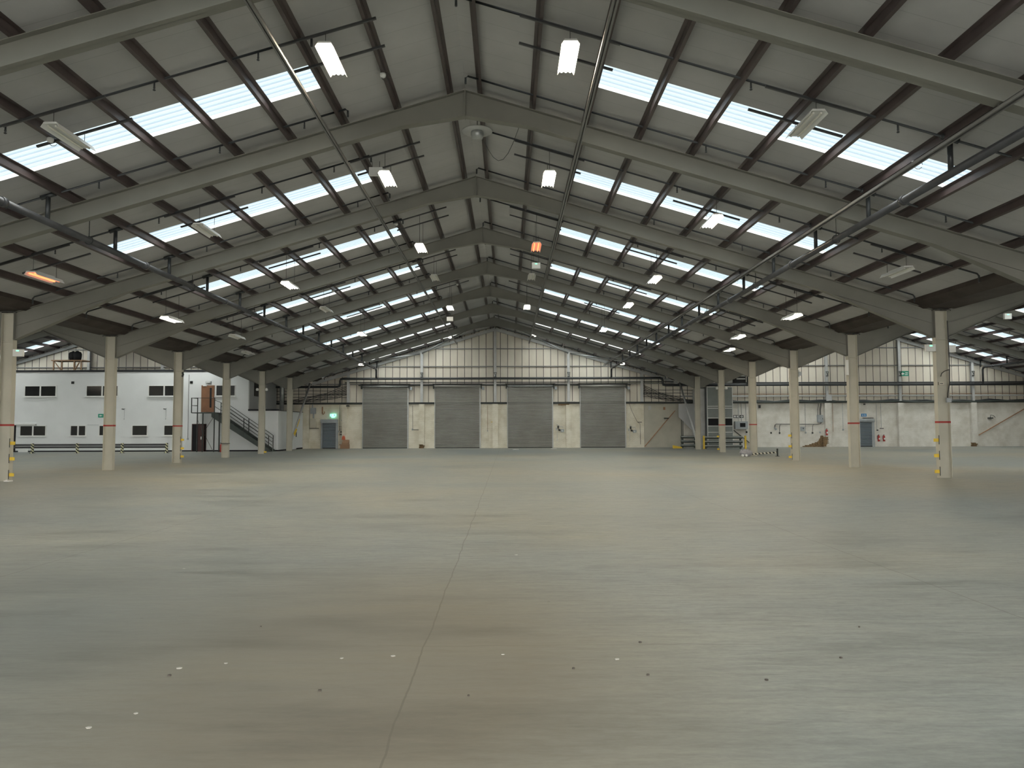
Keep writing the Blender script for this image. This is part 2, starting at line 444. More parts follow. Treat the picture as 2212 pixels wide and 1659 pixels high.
# valley gutters
for xv in (XV0, XV1):
    g = MB()
    g.prism([(xv-.86, zt(SP/2-.86)+.02), (xv-.86, zt(SP/2-.86)+.24), (xv-.80, zt(SP/2-.86)+.24), (xv-.55, 5.42), (xv+.55, 5.42),
             (xv+.80, zt(SP/2-.86)+.24), (xv+.86, zt(SP/2-.86)+.24), (xv+.86, zt(SP/2-.86)+.02), (xv+.5, 5.30), (xv-.5, 5.30)], YS, YE)
    struct('trim_%d' % n_tr, g, 'gutter_oxide'); n_tr += 1
for xv, s in ((XW0, 1), (XW1, -1)):
    struct('trim_%d' % n_tr, MB().box(xv, xv+s*.9, YS, YE, 5.25, 5.6), 'gutter_oxide'); n_tr += 1
# ridge capping strip
for r in ridges:
    struct('trim_%d' % n_tr, MB().prism([(r-.28, HR+PD-.085), (r, HR+PD-.005), (r+.28, HR+PD-.085), (r+.28, HR+PD-.07), (r, HR+PD+.01), (r-.28, HR+PD-.07)], YS, YE), 'roof_lining'); n_tr += 1

# ------------------------------------------------------------------ purlins (Z sections running the length of the hall)
def purlin_mesh(r, s, d):
    x0, z0 = r + s*d, zt(d)
    t = .006; fl = .065
    def P(a, b): return (x0 + s*a, z0 - SL*a + b)
    return MB().prism([P(fl, 0), P(0, 0), P(0, PD-t), P(-fl+.0, PD-t), P(-fl, PD), P(t, PD), P(t, t), P(fl, t)], -7.2, YE)
spans = ['left side span', 'main span', 'right side span']
for ri, r in enumerate(ridges):
    for s in (-1, 1):
        if ri == 0 and s == 1: ks = range(0, 11)
        elif ri == 0: ks = range(0, 8)
        elif ri == 2: ks = range(0, 11)
        else: ks = range(0, 11)
        for k in ks:
            o = purlin_mesh(r, s, .35 + 1.24*k).build('roof_purlin', 'purlin_oxide', origin=(r+s*(.35+1.24*k), 26, zt(.35+1.24*k)))
            side = 'left' if s < 0 else 'right'
            tag(o, 'dark red purlin, %s slope of the %s, %s from its ridge' % (side, spans[ri], ordn(k)), 'purlin',
                'roof purlins of the %s' % spans[ri])

# ------------------------------------------------------------------ portal frames
RD, FW = .41, .22       # rafter depth (vertical .42), flange width
HD = 3.4                # eaves haunch length along X
def rafter(r, s, y, label, group, haunch=True, name='portal_rafter'):
    t = thing(name, label, 'rafter', (r, y, HR), group)
    def P(d, off): return (r + s*d, zt(d) + off)
    dE = SP/2 - .20
    V = .43
    web = MB().prism([P(0, -.012), P(dE, -.012), P(dE, -V), P(0, -V)], y-.006, y+.006)
    web.prism([P(0, 0), P(dE, 0), P(dE, -.014), P(0, -.014)], y-FW/2, y+FW/2)
    web.prism([P(1.5, -V+.014), P(dE, -V+.014), P(dE, -V), P(1.5, -V)], y-FW/2, y+FW/2) if not haunch else \
        web.prism([P(1.5, -V+.014), P(dE-HD, -V+.014), P(dE-HD, -V), P(1.5, -V)], y-FW/2, y+FW/2)
    web.prism([P(dE-HD, -V+.004), P(dE, -V+.004), P(dE, -V), P(dE-HD, -V)], y-.035, y+.035)
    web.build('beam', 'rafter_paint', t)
    ap = MB().prism([P(0, -V+.01), P(1.5, -V+.01), P(1.5, -V), P(0, -.61)], y-.006, y+.006)
    ap.prism([P(1.5, -V+.014), P(1.5, -V), P(0, -.624), P(0, -.61)], y-FW/2, y+FW/2)
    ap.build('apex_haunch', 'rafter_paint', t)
    if haunch:
        hb = zt(dE) - .88
        hz = lambda d, o: (r + s*d, o)
        h = MB().prism([P(dE-HD, -V), P(dE, -V), hz(dE, hb)], y-.006, y+.006)
        h.prism([P(dE-HD, -V+.014), hz(dE, hb+.014), hz(dE, hb), P(dE-HD, -V)], y-FW/2, y+FW/2)
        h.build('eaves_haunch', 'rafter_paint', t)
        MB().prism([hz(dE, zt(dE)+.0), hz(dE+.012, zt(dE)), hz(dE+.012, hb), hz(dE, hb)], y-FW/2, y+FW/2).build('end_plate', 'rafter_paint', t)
    if s > 0:
        MB().box(r-.012, r+.012, y-FW/2, y+FW/2, HR-.64, HR+.03).build('apex_plate', 'rafter_paint', t)
    return t
CD = .38
fr_names = {0: 'nearest frame, above the camera', 1: 'second frame', 2: 'third frame', 3: 'fourth frame', 4: 'fifth frame', 5: 'sixth frame', 6: 'seventh frame', 7: 'last frame before the end wall'}
protoR = {}
for k in range(0, 8):
    for ri, r in enumerate(ridges):
        for s in (-1, 1):
            if ri != 1 and k < 1: continue
            side = 'left' if s < 0 else 'right'
            lab = 'cream rafter, %s slope of the %s, %s' % (side, spans[ri], fr_names[k])
            grp = 'portal rafters of the roof'
            if s not in protoR: protoR[s] = rafter(r, s, F(k), lab, grp)
            else: dup(protoR[s], (r, F(k), HR), lab, grp)
# gable rafters against the end wall
for ri, r in enumerate(ridges):
    for s in (-1, 1):
        t = thing('gable_rafter', 'dark grey gable rafter against the end wall, %s slope of the %s' % ('left' if s < 0 else 'right', spans[ri]), 'rafter', (r, YE-.12, HR), 'gable rafters')
        def P(d, off): return (r + s*d, zt(d) + off)
        MB().prism([P(0, -.01), P(SP/2-.1, -.01), P(SP/2-.1, -.25), P(0, -.25)], YE-.115, YE-.105).build('web', 'gable_steel', t)
        MB().prism([P(0, 0), P(SP/2-.1, 0), P(SP/2-.1, -.012), P(0, -.012)], YE-.17, YE-.05)\
            .prism([P(0, -.25), P(SP/2-.1, -.25), P(SP/2-.1, -.262), P(0, -.262)], YE-.17, YE-.05).build('flange', 'gable_steel', t)

# columns
def column(x, y, side, red=True):
    t = thing('steel_column', '', 'column', (x, y, 0), 'portal columns')
    top = zt(SP/2) + .02
    m = MB().box(x-CD/2+.012, x+CD/2-.012, y-.006, y+.006, 0, top)
    m.build('web', 'column_paint', t)
    MB().box(x-CD/2, x-CD/2+.014, y-.10, y+.10, 0, top).build('flange', 'column_paint', t)
    MB().box(x+CD/2-.014, x+CD/2, y-.10, y+.10, 0, top).build('flange', 'column_paint', t)
    MB().box(x-CD/2+.014, x+CD/2-.014, y-.09, y+.09, 4.31, 4.325).build('stiffener', 'column_paint', t)
    MB().box(x-CD/2+.014, x+CD/2-.014, y-.09, y+.09, top-.016, top).build('cap_plate', 'column_paint', t)
    if red:
        z0, z1 = (1.715, 1.765) if False else (1.70, 1.76)
        rb = MB().box(x-CD/2-.002, x+CD/2+.002, y-.102, y-.098, 0, 0) if False else MB()
        rb.box(x-CD/2+.014, x+CD/2-.014, y-.0095, y-.006, z0, z1)
        for sx in (-1, 1):
            xx = x+sx*CD/2
            rb.box(xx-.0165*(sx > 0)-.002*(sx < 0), xx+.0165*(sx < 0)+.002*(sx > 0), y-.103, y+.102, z0, z1)
        o = rb.build('stripe', 'red_paint', t); o['label'] = 'red painted stripe'
    return t
base_pos = {}
redset = {(-1, 2), (-1, 3), (-1, 4), (1, 2), (1, 3), (1, 5), (1, 6)}
desc = {
 (-1, 2): 'cream steel column at the left edge, nearest of the left row, with yellow guards',
 (-1, 3): 'cream column with a red stripe before the office windows, second of the left row',
 (-1, 4): 'cream steel column of the left row, just left of the maroon half-open door',
 (-1, 5): 'cream steel column without stripe in front of the upper part of the office staircase',
 (-1, 6): 'cream steel column in front of the foot of the office staircase',
 (-1, 7): 'farthest cream steel column of the left row, beside the low white annex',
 (1, 2): 'nearest cream steel column of the right row, with cable and socket box',
 (1, 3): 'cream steel column of the right row beside the blue-grey door, second nearest',
 (1, 4): 'cream steel column of the right row with yellow guards, third nearest',
 (1, 5): 'cream steel column behind the fallen striped barrier pole',
 (1, 6): 'cream steel column in front of the grey panelled booth',
 (1, 7): 'farthest cream steel column of the right row, left of the grey booth',
}
cols = {}
protos = {}
for (sd, xv) in ((-1, XV0), (1, XV1)):
    for k in range(2, 8):
        rd = (sd, k) in redset
        if rd not in protos:
            protos[rd] = column(xv, F(k), sd, rd); t = protos[rd]
        else:
            t = dup(protos[rd], (xv, F(k), 0))
        t['label'] = desc[(sd, k)]; t['category'] = 'column'; t['group'] = 'portal columns'
        t['_wo'] = (xv, F(k), 0)
        cols[(sd, k)] = t
# yellow guard blocks and black strip on the hall-side face
for (sd, k), zs in {(-1, 2): (.20, .69, 1.17), (-1, 4): (.30, .68, 1.08), (1, 2): (.20, .69, 1.17), (1, 4): (.18, .68, 1.18), (1, 6): (.2, 1.0), (-1, 6): (.12,)}.items():
    t = cols[(sd, k)]; x = (XV0 if sd < 0 else XV1); y = F(k); f = x - sd*(CD/2)
    f = x - sd*CD/2
    for z in zs:
        o = MB().box(f, f - sd*.17, y-.10, y-.085, z-.05, z+.05).box(f, f-sd*.012, y-.10, y+.06, z-.05, z+.05).build('corner_guard', 'yellow_paint', t); o['label'] = 'yellow guard bracket'
    if len(zs) > 1:
        for z in zs:
            o = MB().box(f, f - sd*.02, y-.11, y-.10, z-.13, z+.15).build('edge_strip', 'dark_steel', t); o['label'] = 'black rubber edge strip'
MB().box(XV0+.12, XV0+.30, F(2)-.2, F(2)-.04, 0, .03).box(XV0+.14, XV0+.18, F(2)-.14, F(2)-.08, .03, .05).build('anchor_bracket', 'white_mark', cols[(-1, 2)])

# gable posts and brick piers on the end wall
piers = []
for ri, r in enumerate(ridges):
    offs = (-2, -1, 0, 1, 2) if ri == 1 else (-1.5, -.5, .5, 1.5)
    if ri == 0: offs = (-.5, .5, 1.5)
    for q in offs:
        x = r + q*5.80; d = abs(q)*5.80; zt_ = zt(d) - .26
        z0 = 3.62 if (ri != 1 or abs(q) < 3) else 0
        where = {0: 'above the white office on the left'}.get(ri, '')
        if ri == 1: nm = ['left of the first roller shutter','between the first and second roller shutters','under the main ridge','between the third and fourth roller shutters','right of the fourth roller shutter'][offs.index(q)]
        elif ri == 2: nm = ['behind the fifth right column','above the electrical box on the right wall','behind the green exit sign','above the damaged brick pier at far right'][offs.index(q)]
        else: nm = ['above the office near the water tanks','above the office, middle one','right of the office, above the annex'][offs.index(q)]
        t = thing('gable_post', 'grey steel gable post on the end wall, %s' % nm, 'post', (x, YE-.16, z0), 'gable posts')
        MB().box(x-.006, x+.006, YE-.26, YE-.06, z0, zt_).build('web', 'gable_steel', t)
        MB().box(x-.10, x+.10, YE-.27, YE-.26, z0, zt_).box(x-.10, x+.10, YE-.06, YE-.05, z0, zt_).build('flange', 'gable_steel', t)
        if ri == 1 and q in (-1, 0, 1) or ri == 2 and q > -1.5:
            o = MB().bar((x-.10, YE-.33, 5.95), (x+.12, YE-.33, 5.95), .03).bar((x-.08, YE-.33, 5.95), (x+.06, YE-.36, 5.62), .03)\
                .bar((x+.10, YE-.33, 5.93), (x+.04, YE-.36, 5.60), .03).bar((x-.10, YE-.33, 5.60), (x+.12, YE-.33, 5.60), .03)\
                .box(x-.05, x+.05, YE-.36, YE-.27, 5.58, 5.64).build('pipe_bracket', 'dark_steel', t)
        if ri >= 1 and not (ri == 1 and abs(q) == 2):
            zb = .30 if (ri == 1 and q == -1) or (ri == 2 and q == 1.5) else 0
            o = MB().box(x-.22, x+.22, YE-.28, YE, zb, 3.47 if not (ri == 1 and q == 1) else 3.38)
            struct('trim_%d' % n_tr, o, 'brick_cream' if ri == 1 else 'brick_white'); n_tr += 1
            if zb:
                struct('trim_%d' % n_tr, MB().box(x-.20, x+.16, YE-.20, YE, 0, .14).box(x-.16, x+.22, YE-.22, YE, .14, .22).box(x-.20, x+.1, YE-.18, YE, .22, .30), 'brick_raw'); n_tr += 1

WARP = True
# pilaster strip and pale pier at left corner of the main end wall
struct('trim_%d' % n_tr, MB().box(-13.25, -12.85, YE-.18, YE, 0, 3.47), 'brick_cream'); n_tr += 1
struct('trim_%d' % n_tr, MB().box(-16.35, -15.85, YE-.18, YE, 0, 3.47), 'brick_cream'); n_tr += 1
# exposed brickwork patch by the electrical box
px = 25.4
o = MB()
for i, (x0, x1) in enumerate([(-1.75, -.05), (-1.55, .0), (-1.2, .12), (-1.0, .10), (-.75, .10), (-.55, .12), (-.45, .18), (-.42, .22), (-.38, .10), (-.30, .12), (-.30, -.02), (-.28, -.05)]):
    o.box(px-.05+x0, px-.05+x1, YE-.012-(.0 if x1 < -.2 else 0), YE, i*.075, (i+1)*.075)
for i, x1 in enumerate([0, .0, .08, .22, .10, .20, .12, .22, .14, .18]):
    o.box(px-.23, px-.21+.22+x1*.9, YE-.292, YE-.279, .05+i*.075, .05+(i+1)*.075)
struct('trim_%d' % n_tr, o, 'brick_raw'); n_tr += 1

# ------------------------------------------------------------------ roller shutters
def shutter(ix, xc, wdt, h, mat, n, hood=True, y=YE, kind='door'):
    y = YE
    o = MB()
    z = .06; pitch = h/ n
    prof = []
    for i in range(n):
        z0 = .04 + i*pitch
        prof += [(y-.070, z0), (y-.120, z0+pitch*.16), (y-.125, z0+pitch*.72), (y-.070, z0+pitch*.84)]
    prof += [(y-.085, .04+n*pitch), (y-.06, .04+n*pitch), (y-.06, .04)]
    vs = []; fs = []
    for (yy, zz) in prof: vs += [(xc-wdt/2, yy, zz), (xc+wdt/2, yy, zz)]
    m_ = len(prof)
    for q in range(m_): fs.append((2*q, 2*q+1, 2*((q+1) % m_)+1, 2*((q+1) % m_)))
    o.add(vs, fs)
    d = struct('door_%d' % ix, o, mat)
    for sx in (-1, 1):
        MB().box(xc+sx*wdt/2-.02, xc+sx*(wdt/2+.07), y-.15, y-.02, 0, h+.10).build('guide_rail', 'gable_steel', d)
    MB().box(xc-wdt/2, xc+wdt/2, y-.125, y-.05, 0, .07).build('bottom_rail', 'dark_steel', d)
    return d
for i, xc in enumerate((-9.78, -4.02, 1.79, 7.62)):
    d = shutter(i+1, xc, 3.55, 4.78, 'shutter_steel', 48)
    MB().tube([(xc-1.85, YE-.22, 4.93), (xc+1.85, YE-.22, 4.93)], .10 if i in (0, 2) else .13, 14).build('barrel', 'galv' if i in (0, 2) else 'shutter_steel', d, True)
    MB().box(xc-1.95, xc-1.87, YE-.34, YE-.03, 4.72, 5.08).box(xc+1.87, xc+1.95, YE-.34, YE-.03, 4.72, 5.08).build('end_plate', 'dark_steel', d)
    o = MB().box(xc+1.97, xc+2.15, YE-.30, YE-.10, 4.62, 4.86).build('motor', 'grey_box', d)
    MB().box(xc-2.0, xc+2.0, YE-.40, YE-.02, 5.085, 5.13).build('hood_lintel', 'dark_steel', d)
# pass doors
d = shutter(5, -14.23, 1.06, 1.98, 'blue_slats', 20)
MB().box(-14.92, -13.58, YE-.28, YE, 2.02, 2.32).build('shutter_hood', 'grey_box', d)
MB().box(-14.90, -14.78, YE-.17, YE, 0, 2.02).box(-13.68, -13.56, YE-.17, YE, 0, 2.02).build('frame', 'grey_box', d)
d = shutter(6, 28.72, .95, 1.98, 'blue_slats', 20)
MB().tube([(28.1, YE-.16, 2.09), (29.34, YE-.16, 2.09)], .145, 14).build('shutter_hood', 'grey_box', d, True)
MB().box(29.22, 29.36, YE-.17, YE, 0, 2.0).box(28.08, 28.22, YE-.17, YE, 0, 2.0).build('frame', 'grey_box', d)
MB().box(28.5, 29.3, YE-.2, YE, 2.27, 2.31).build('flashing', 'dark_steel', d)

# ------------------------------------------------------------------ white office block on the left
YO = 52.9
struct('wall_office', MB().box(XW0+.1, -18.50, YO, YE-.3, .10, 5.66), 'white_render')
struct('wall_annex', MB().box(-18.50, -16.36, YO+.0, YE-.02, .10, 2.86), 'white_render')
struct('trim_%d' % n_tr, MB().box(XW0+.1, -18.46, YO-.05, YE-.3, 5.66, 5.80), 'plinth'); n_tr += 1
struct('trim_%d' % n_tr, MB().box(-18.5, -16.34, YO-.05, YO+.1, 2.86, 2.98).box(-16.45, -16.34, YO+.1, YE-.02, 2.86, 2.90), 'plinth'); n_tr += 1
struct('baseboard_office', MB().box(XW0+.1, -16.34, YO+.03, YE-.02, 0, .10), 'plinth')
struct('wall_office_side', MB().box(-18.50, -18.44, YO+.02, YE-.3, 2.98, 5.66), 'shade_grey')
def office_window(x0, x1, z0, z1, mull=True):
    global nwin
    fr = MB(); t = .06
    y0, y1 = YO-.035, YO+.02
    fr.box(x0-t, x1+t, y0, y1, z1, z1+t).box(x0-t, x0, y0, y1, z0, z1).box(x1, x1+t, y0, y1, z0, z1).box(x0-t, x1+t, y0, y1, z0-t, z0)
    xm = (x0+x1)/2
    if mull: fr.box(xm-.05, xm+.05, y0, y1, z0, z1)
    o = struct('window_%d' % nwin, fr, 'white_enamel'); nwin += 1
    if mull:
        MB().box(x0, xm-.05, YO-.015, YO-.005, z0, z1).build('pane', 'glass_dark', o)
        MB().box(xm+.05, x1, YO-.015, YO-.005, z0, z1).build('pane', 'glass_dark', o)
    else: MB().box(x0, x1, YO-.015, YO-.005, z0, z1).build('pane', 'glass_dark', o)
    MB().box(x0-t-.05, x1+t+.05, YO-.10, YO-.036, z0-t-.035, z0-t+.01).build('sill', 'white_enamel', o)
for a in ((-34.38, -32.22, 3.96, 4.65, 1), (-30.0, -27.82, 3.96, 4.65, 1), (-25.58, -23.42, 3.96, 4.65, 1), (-20.78, -19.48, 3.96, 4.66, 0),
          (-38.8, -36.6, 3.96, 4.65, 1), (-34.62, -32.86, 1.17, 1.83, 1), (-31.05, -30.03, 1.17, 1.83, 1), (-29.02, -28.0, 1.17, 1.83, 1),
          (-26.68, -25.66, 1.17, 1.83, 0), (-24.42, -23.4, 1.17, 1.83, 0)): office_window(*a)
w_ = struct('window_%d' % nwin, MB().box(-18.445, -18.40, YO+1.0, YO+2.2, 3.95, 5.2), 'glass_dark'); nwin += 1
# upper timber door with glazed slot, at the stair landing
d = struct('door_7', MB().box(-21.84, -20.92, YO-.05, YO-.005, 2.78, 4.68), 'door_wood')
MB().box(-21.24, -21.10, YO-.056, YO-.05, 3.1, 4.5).build('glazed_slot', 'glass_dark', d)
MB().box(-21.08, -21.0, YO-.09, YO-.05, 3.78, 3.82).build('handle', 'galv', d)
MB().box(-21.72, -21.45, YO-.11, YO-.05, 4.62, 4.70).build('door_closer', 'white_enamel', d)
# lower doorway with its maroon door ajar
d = struct('door_8', MB().box(-22.42, -21.52, YO-.02, YO+.003, 0, 1.90), 'black_void')
leaf = MB().prismz([(-22.02, YO-.06), (-21.50, YO-.30), (-21.48, YO-.26), (-22.0, YO-.02)], .02, 1.88).build('door_leaf', 'door_maroon', d)
MB().box(-21.75, -21.68, YO-.26, YO-.22, .85, 1.05).build('handle', 'white_enamel', leaf)
MB().box(-22.47, -22.42, YO-.04, YO+.003, 0, 1.93).box(-21.50, -21.45, YO-.04, YO+.003, 0, 1.93).box(-22.47, -21.45, YO-.04, YO+.003, 1.90, 1.95).build('frame', 'door_maroon', d)
d = struct('door_9', MB().box(-36.6, -34.95, YO-.02, YO+.003, 0, 1.90), 'black_void')
# annex side door
d = struct('door_10', MB().box(-16.36, -16.33, YE-3.2, YE-2.0, .02, 2.4), 'white_render')
MB().box(-16.33, -16.28, YE-2.2, YE-2.1, .95, 1.35).build('handle', 'dark_steel', d)
# wall fittings on the office
for x, z, nm in ((-31.02, 4.90, 'left'), (-22.58, 4.90, 'right')):
    t = thing('air_vent', 'small square black air vent high on the white office wall, %s one' % nm, 'vent', (x, YO, z), 'office air vents')
    MB().box(x-.10, x+.10, YO-.03, YO, z-.09, z+.09).build('frame', 'dark_steel', t)
    m = MB()
    for q in range(5): m.box(x-.085, x+.085, YO-.045, YO-.03, z-.07+q*.03, z-.06+q*.03)
    m.build('louvre', 'black_void', t)
t = thing('bulkhead_light', 'oval white bulkhead light above the brown upper office door', 'lamp', (-21.35, YO, 4.90))
MB().box(-21.55, -21.15, YO-.07, YO, 4.83, 4.97).build('body', 'grey_box', t); MB().box(-21.52, -21.22, YO-.085, YO-.07, 4.855, 4.945).build('diffuser', 'white_enamel', t)
for (x, z0, z1, nm) in ((-22.75, .95, 5.45, 'right of the upper windows'),):
    t = thing('cable_drop', 'long thin cable with a small box, %s on the office' % nm, 'cable', (x, YO, z0))
    MB().tube([(x, YO-.02, z1), (x-.01, YO-.02, (z0+z1)/2), (x, YO-.02, z0)], .012, 6).build('cable', 'wire', t)
    MB().box(x-.05, x+.05, YO-.05, YO, z0-.12, z0).build('switch_box', 'grey_box', t)
for x, nm in ((-27.3, 'left'), (-24.35, 'right')):
    t = thing('wall_camera', 'small grey camera with dangling cord on the white office wall, %s one' % nm, 'camera', (x, YO, 3.0), 'office wall cameras')
    MB().bar((x-.12, YO-.14, 3.02), (x+.03, YO-.10, 3.0), .06).build('body', 'dark_steel', t)
    MB().bar((x, YO-.12, 3.0), (x+.03, YO, 3.06), .025).build('bracket', 'grey_box', t)
    MB().tube([(x, YO-.02, 2.98), (x+.01, YO-.02, 2.6), (x, YO-.02, 2.32)], .008, 5).box(x-.03, x+.02, YO-.04, YO, 2.28, 2.33).build('cord', 'grey_box', t)
t = thing('exit_sign', 'green exit sign with a white arrow on the office wall, beside the second left column', 'sign', (-28.95, YO, 2.55))
MB().box(-29.15, -28.75, YO-.02, YO, 2.42, 2.68).build('board', 'sign_green', t)
MB().prism([(-29.08, 2.55), (-28.98, 2.62), (-28.98, 2.575), (-28.86, 2.575), (-28.86, 2.525), (-28.98, 2.525), (-28.98, 2.48)], YO-.024, YO-.02).build('arrow', 'white_mark', t)
t = thing('shutter_box', 'long white shutter box above the lower left office window', 'shutter box', (-34.2, YO, 1.95))
MB().box(-36.4, -33.5, YO-.16, YO, 1.92, 2.02).build('cover', 'white_enamel', t)
t = thing('cable_tray', 'thin grey conduit rail on the white office wall below mid height', 'conduit', (-29.5, YO, 1.93))
MB().tube([(-29.9, YO-.02, 1.90), (-29.08, YO-.02, 1.90)], .015, 6).build('conduit', 'grey_box', t)
t = thing('wall_panel', 'small white access panel at the base of the office wall, far left', 'panel', (-34.3, YO, 0))
MB().box(-34.72, -34.05, YO-.05, YO, 0, .52).build('panel', 'white_enamel', t)

# water tanks on the office roof
t = thing('timber_stand', 'rough timber stand on top of the white office block', 'stand', (-31.9, YO+1.6, 5.66))
Yt = YO+1.6
MB().box(-33.3, -31.0, Yt-.5, Yt+.5, 6.55, 6.63).build('top_board', 'timber', t)
for x in (-33.15, -32.55, -31.65, -31.15):
    MB().box(x-.04, x+.04, Yt-.45, Yt-.37, 5.80, 6.55).build('leg', 'timber', t)
MB().bar((-33.1, Yt-.4, 6.5), (-32.6, Yt-.4, 5.86), .05).bar((-31.3, Yt-.4, 6.45), (-31.6, Yt-.4, 5.9), .12, .04).build('brace', 'timber', t)
for x, nm in ((-32.05, 'left'), (-31.65, 'right')):
    pf = [(.02, 0), (.25, 0), (.29, .25), (.30, .45), (.24, .60), (.08, .66), (.07, .70), (.01, .70)]
    o = MB().lathe(pf, (x, Yt+(.1 if nm == 'left' else -.05), 6.63), 18).build('water_tank', 'plinth', None, True)
    tag(o, 'round black water tank on the timber stand, %s one of the pair' % nm, 'tank', 'water tanks on the office roof')

# staircase
t = thing('steel_staircase', 'dark green steel staircase with landing in front of the white office block', 'staircase', (-19.5, 52.2, 0))
ya, yb = 51.75, 52.75
xl0, xl1, xb, zL = -22.05, -20.45, -16.75, 2.74
MB().box(xl0, xl1, ya, yb+.08, zL-.06, zL).build('landing', 'dark_green', t)
for yy in (ya, yb):
    MB().prism([(xl1-.2, zL-.02), (xl1+.1, zL-.02), (xb+.25, .10), (xb+.25, .0), (xb-.1, 0), (xl1-.2, zL-.32)], yy-.02, yy+.02).build('stringer', 'dark_green', t)
nst = 14
for i in range(nst):
    u = (i+.5)/nst
    x = xl1 + .05 + (xb-xl1)*u; z = zL*(1-(i+1)/(nst+1))
    MB().box(x-.13, x+.13, ya+.02, yb-.02, z-.03, z).build('tread', 'dark_green', t)
for yy in (ya, yb):
    h = MB()
    for off in (1.0, .76, .50, .26):
        h.bar((xl1+.45, yy, zL-.33+off), (xb+.1, yy, off+.12), .032)
    for u in (0.0, .48, 1.0):
        x = xl1+.45 + (xb+.1-xl1-.45)*u; z = (zL-.33)*(1-u)+.12*u
        h.bar((x, yy, z-.08), (x, yy, z+1.0), .045)
    if yy == ya:
        h.bar((xl1, yy, zL), (xl1, yy, zL+1.02), .05); h.bar((xl1, yy, zL+1.0-.15), (xl1+.45, yy, zL-.33+1.0), .03); h.bar((xl1, yy, zL+.42), (xl1+.45, yy, zL+.12), .03)
    h.build('handrail', 'dark_steel', t)
h = MB()
for x in (xl0, xl0+.42): h.bar((x, ya, zL-.03), (x, ya, zL+1.02), .05)
h.bar((xl0, ya, zL+1.0), (xl1, ya, zL+1.0), .03); h.bar((xl0, ya, zL+.48), (xl0+.42, ya, zL+.48), .03)
h.bar((xl0, ya, zL+1.0), (xl0, yb, zL+1.0), .03); h.bar((xl0, ya, zL+.48), (xl0, yb, zL+.48), .03)
h.build('landing_guard', 'dark_steel', t)
for x, yy in ((xl0+.42, ya), (xl0+.80, ya), (xl1, ya), (xl1+.35, ya), (xl0+.42, yb-.05), (xl1, yb-.05)):
    MB().box(x-.03, x+.03, yy-.03, yy+.03, 0, zL-.06).build('leg', 'dark_steel', t)
MB().bar((xl0+.86, ya, 1.35), (xl1, ya, 2.5), .02).bar((xl0+.86, ya, 1.35), (xl1-.05, ya, .05), .02).bar((xl0+.45, ya, 2.2), (xl0+.8, ya, 1.3), .02).build('cross_brace', 'dark_steel', t)
MB().tube([(xb+.12, ya, .9), (xb+.36, ya, .85), (xb+.4, ya, 0)], .015, 6).build('end_loop', 'galv', t)
t = thing('fire_extinguisher', 'red fire extinguisher standing by the landing legs of the office staircase', 'extinguisher', (-19.85, 51.4, 0))
MB().lathe([(.01, 0), (.08, 0), (.08, .45), (.06, .52), (.02, .55), (.02, .60), (.01, .60)], (-19.85, 51.5, 0), 12).build('cylinder', 'red_paint', t, True)
MB().box(-19.90, -19.80, 51.46, 51.54, .59, .64).build('valve', 'dark_steel', t)

# office guard rail
t = thing('crash_barrier', 'low steel crash barrier on black and yellow striped posts before the office', 'barrier', (-28.9, 50.2, 0))
YB = 50.25
for z0 in (.33, .49):
    MB().prismx([(YB-.02, z0), (YB-.09, z0+.03), (YB-.09, z0+.10), (YB-.02, z0+.13), (YB, z0+.13), (YB, z0)], -38.0, -22.95).build('rail', 'main_pipe', t)
for x in (-36.5, -33.55, -31.97, -28.96, -25.95, -22.97):
    if x in (-36.5,): pass
    o = MB().box(x-.07, x+.07, YB-.20, YB-.092, 0, .66).box(x-.14, x+.14, YB-.26, YB-.04, 0, .03).build('post', 'hazard', t); o['label'] = 'black and yellow striped post'

WARP = False
# ------------------------------------------------------------------ sprinkler mains and branch pipes
def pipe_obj(name, label, cat, pts, r, mat, group=None, n=10, flanges=()):
    t = thing(name, label, cat, pts[0], group)
    MB().tube(pts, r, n).build('pipe', mat, t, True)
    for p, ax in flanges:
        m = MB()
        if ax == 'y': m.tube([(p[0], p[1]-.06, p[2]), (p[0], p[1]+.06, p[2])], r*1.35, n)
        else: m.tube([(p[0]-.06, p[1], p[2]), (p[0]+.06, p[1], p[2])], r*1.35, n)
        m.build('coupling', mat, t, True)
    return t
mains = {}
dm = 9.30; zmn = zt(dm) - .43 - .10
for ri, r in enumerate(ridges):
    for s in (-1, 1):
        if ri == 0 : continue
        x = r + s*dm
        if ri == 1: x = RX - 9.33 if s < 0 else RX + 9.15
        fl = [((x, F(k)+3.9, zmn), 'y') for k in range(0, 8)]
        t = pipe_obj('sprinkler_main', 'thick dark sprinkler main pipe under the rafters, %s slope of the %s' % ('left' if s < 0 else 'right', spans[ri]), 'pipe',
                 [(x, 3, zmn), (x, 58.55, zmn), (x, 58.75, zmn-.05), (x, 58.85, zmn-.2), (x, 58.85, 5.52 if ri == 1 else 4.96)], .078, 'main_pipe', 'sprinkler mains', 12, fl)
        hg = MB()
        for k in range(1, 8):
            hg.tube([(x, F(k)+1.0, zmn+.09), (x, F(k)+1.0, zmn+.55)], .01, 5)
            hg.tube([(x+.1*math.cos(a*PI/6), F(k)+1.0, zmn+.1*math.sin(a*PI/6)) for a in range(13)], .012, 5)
        hg.build('hanger', 'black_pipe', t)
        mains[(ri, s)] = x
bay_names = ['in the nearest bay', 'in the second bay', 'in the third bay', 'in the fourth bay', 'in the fifth bay', 'in the sixth bay', 'in the seventh bay', 'in the last bay']
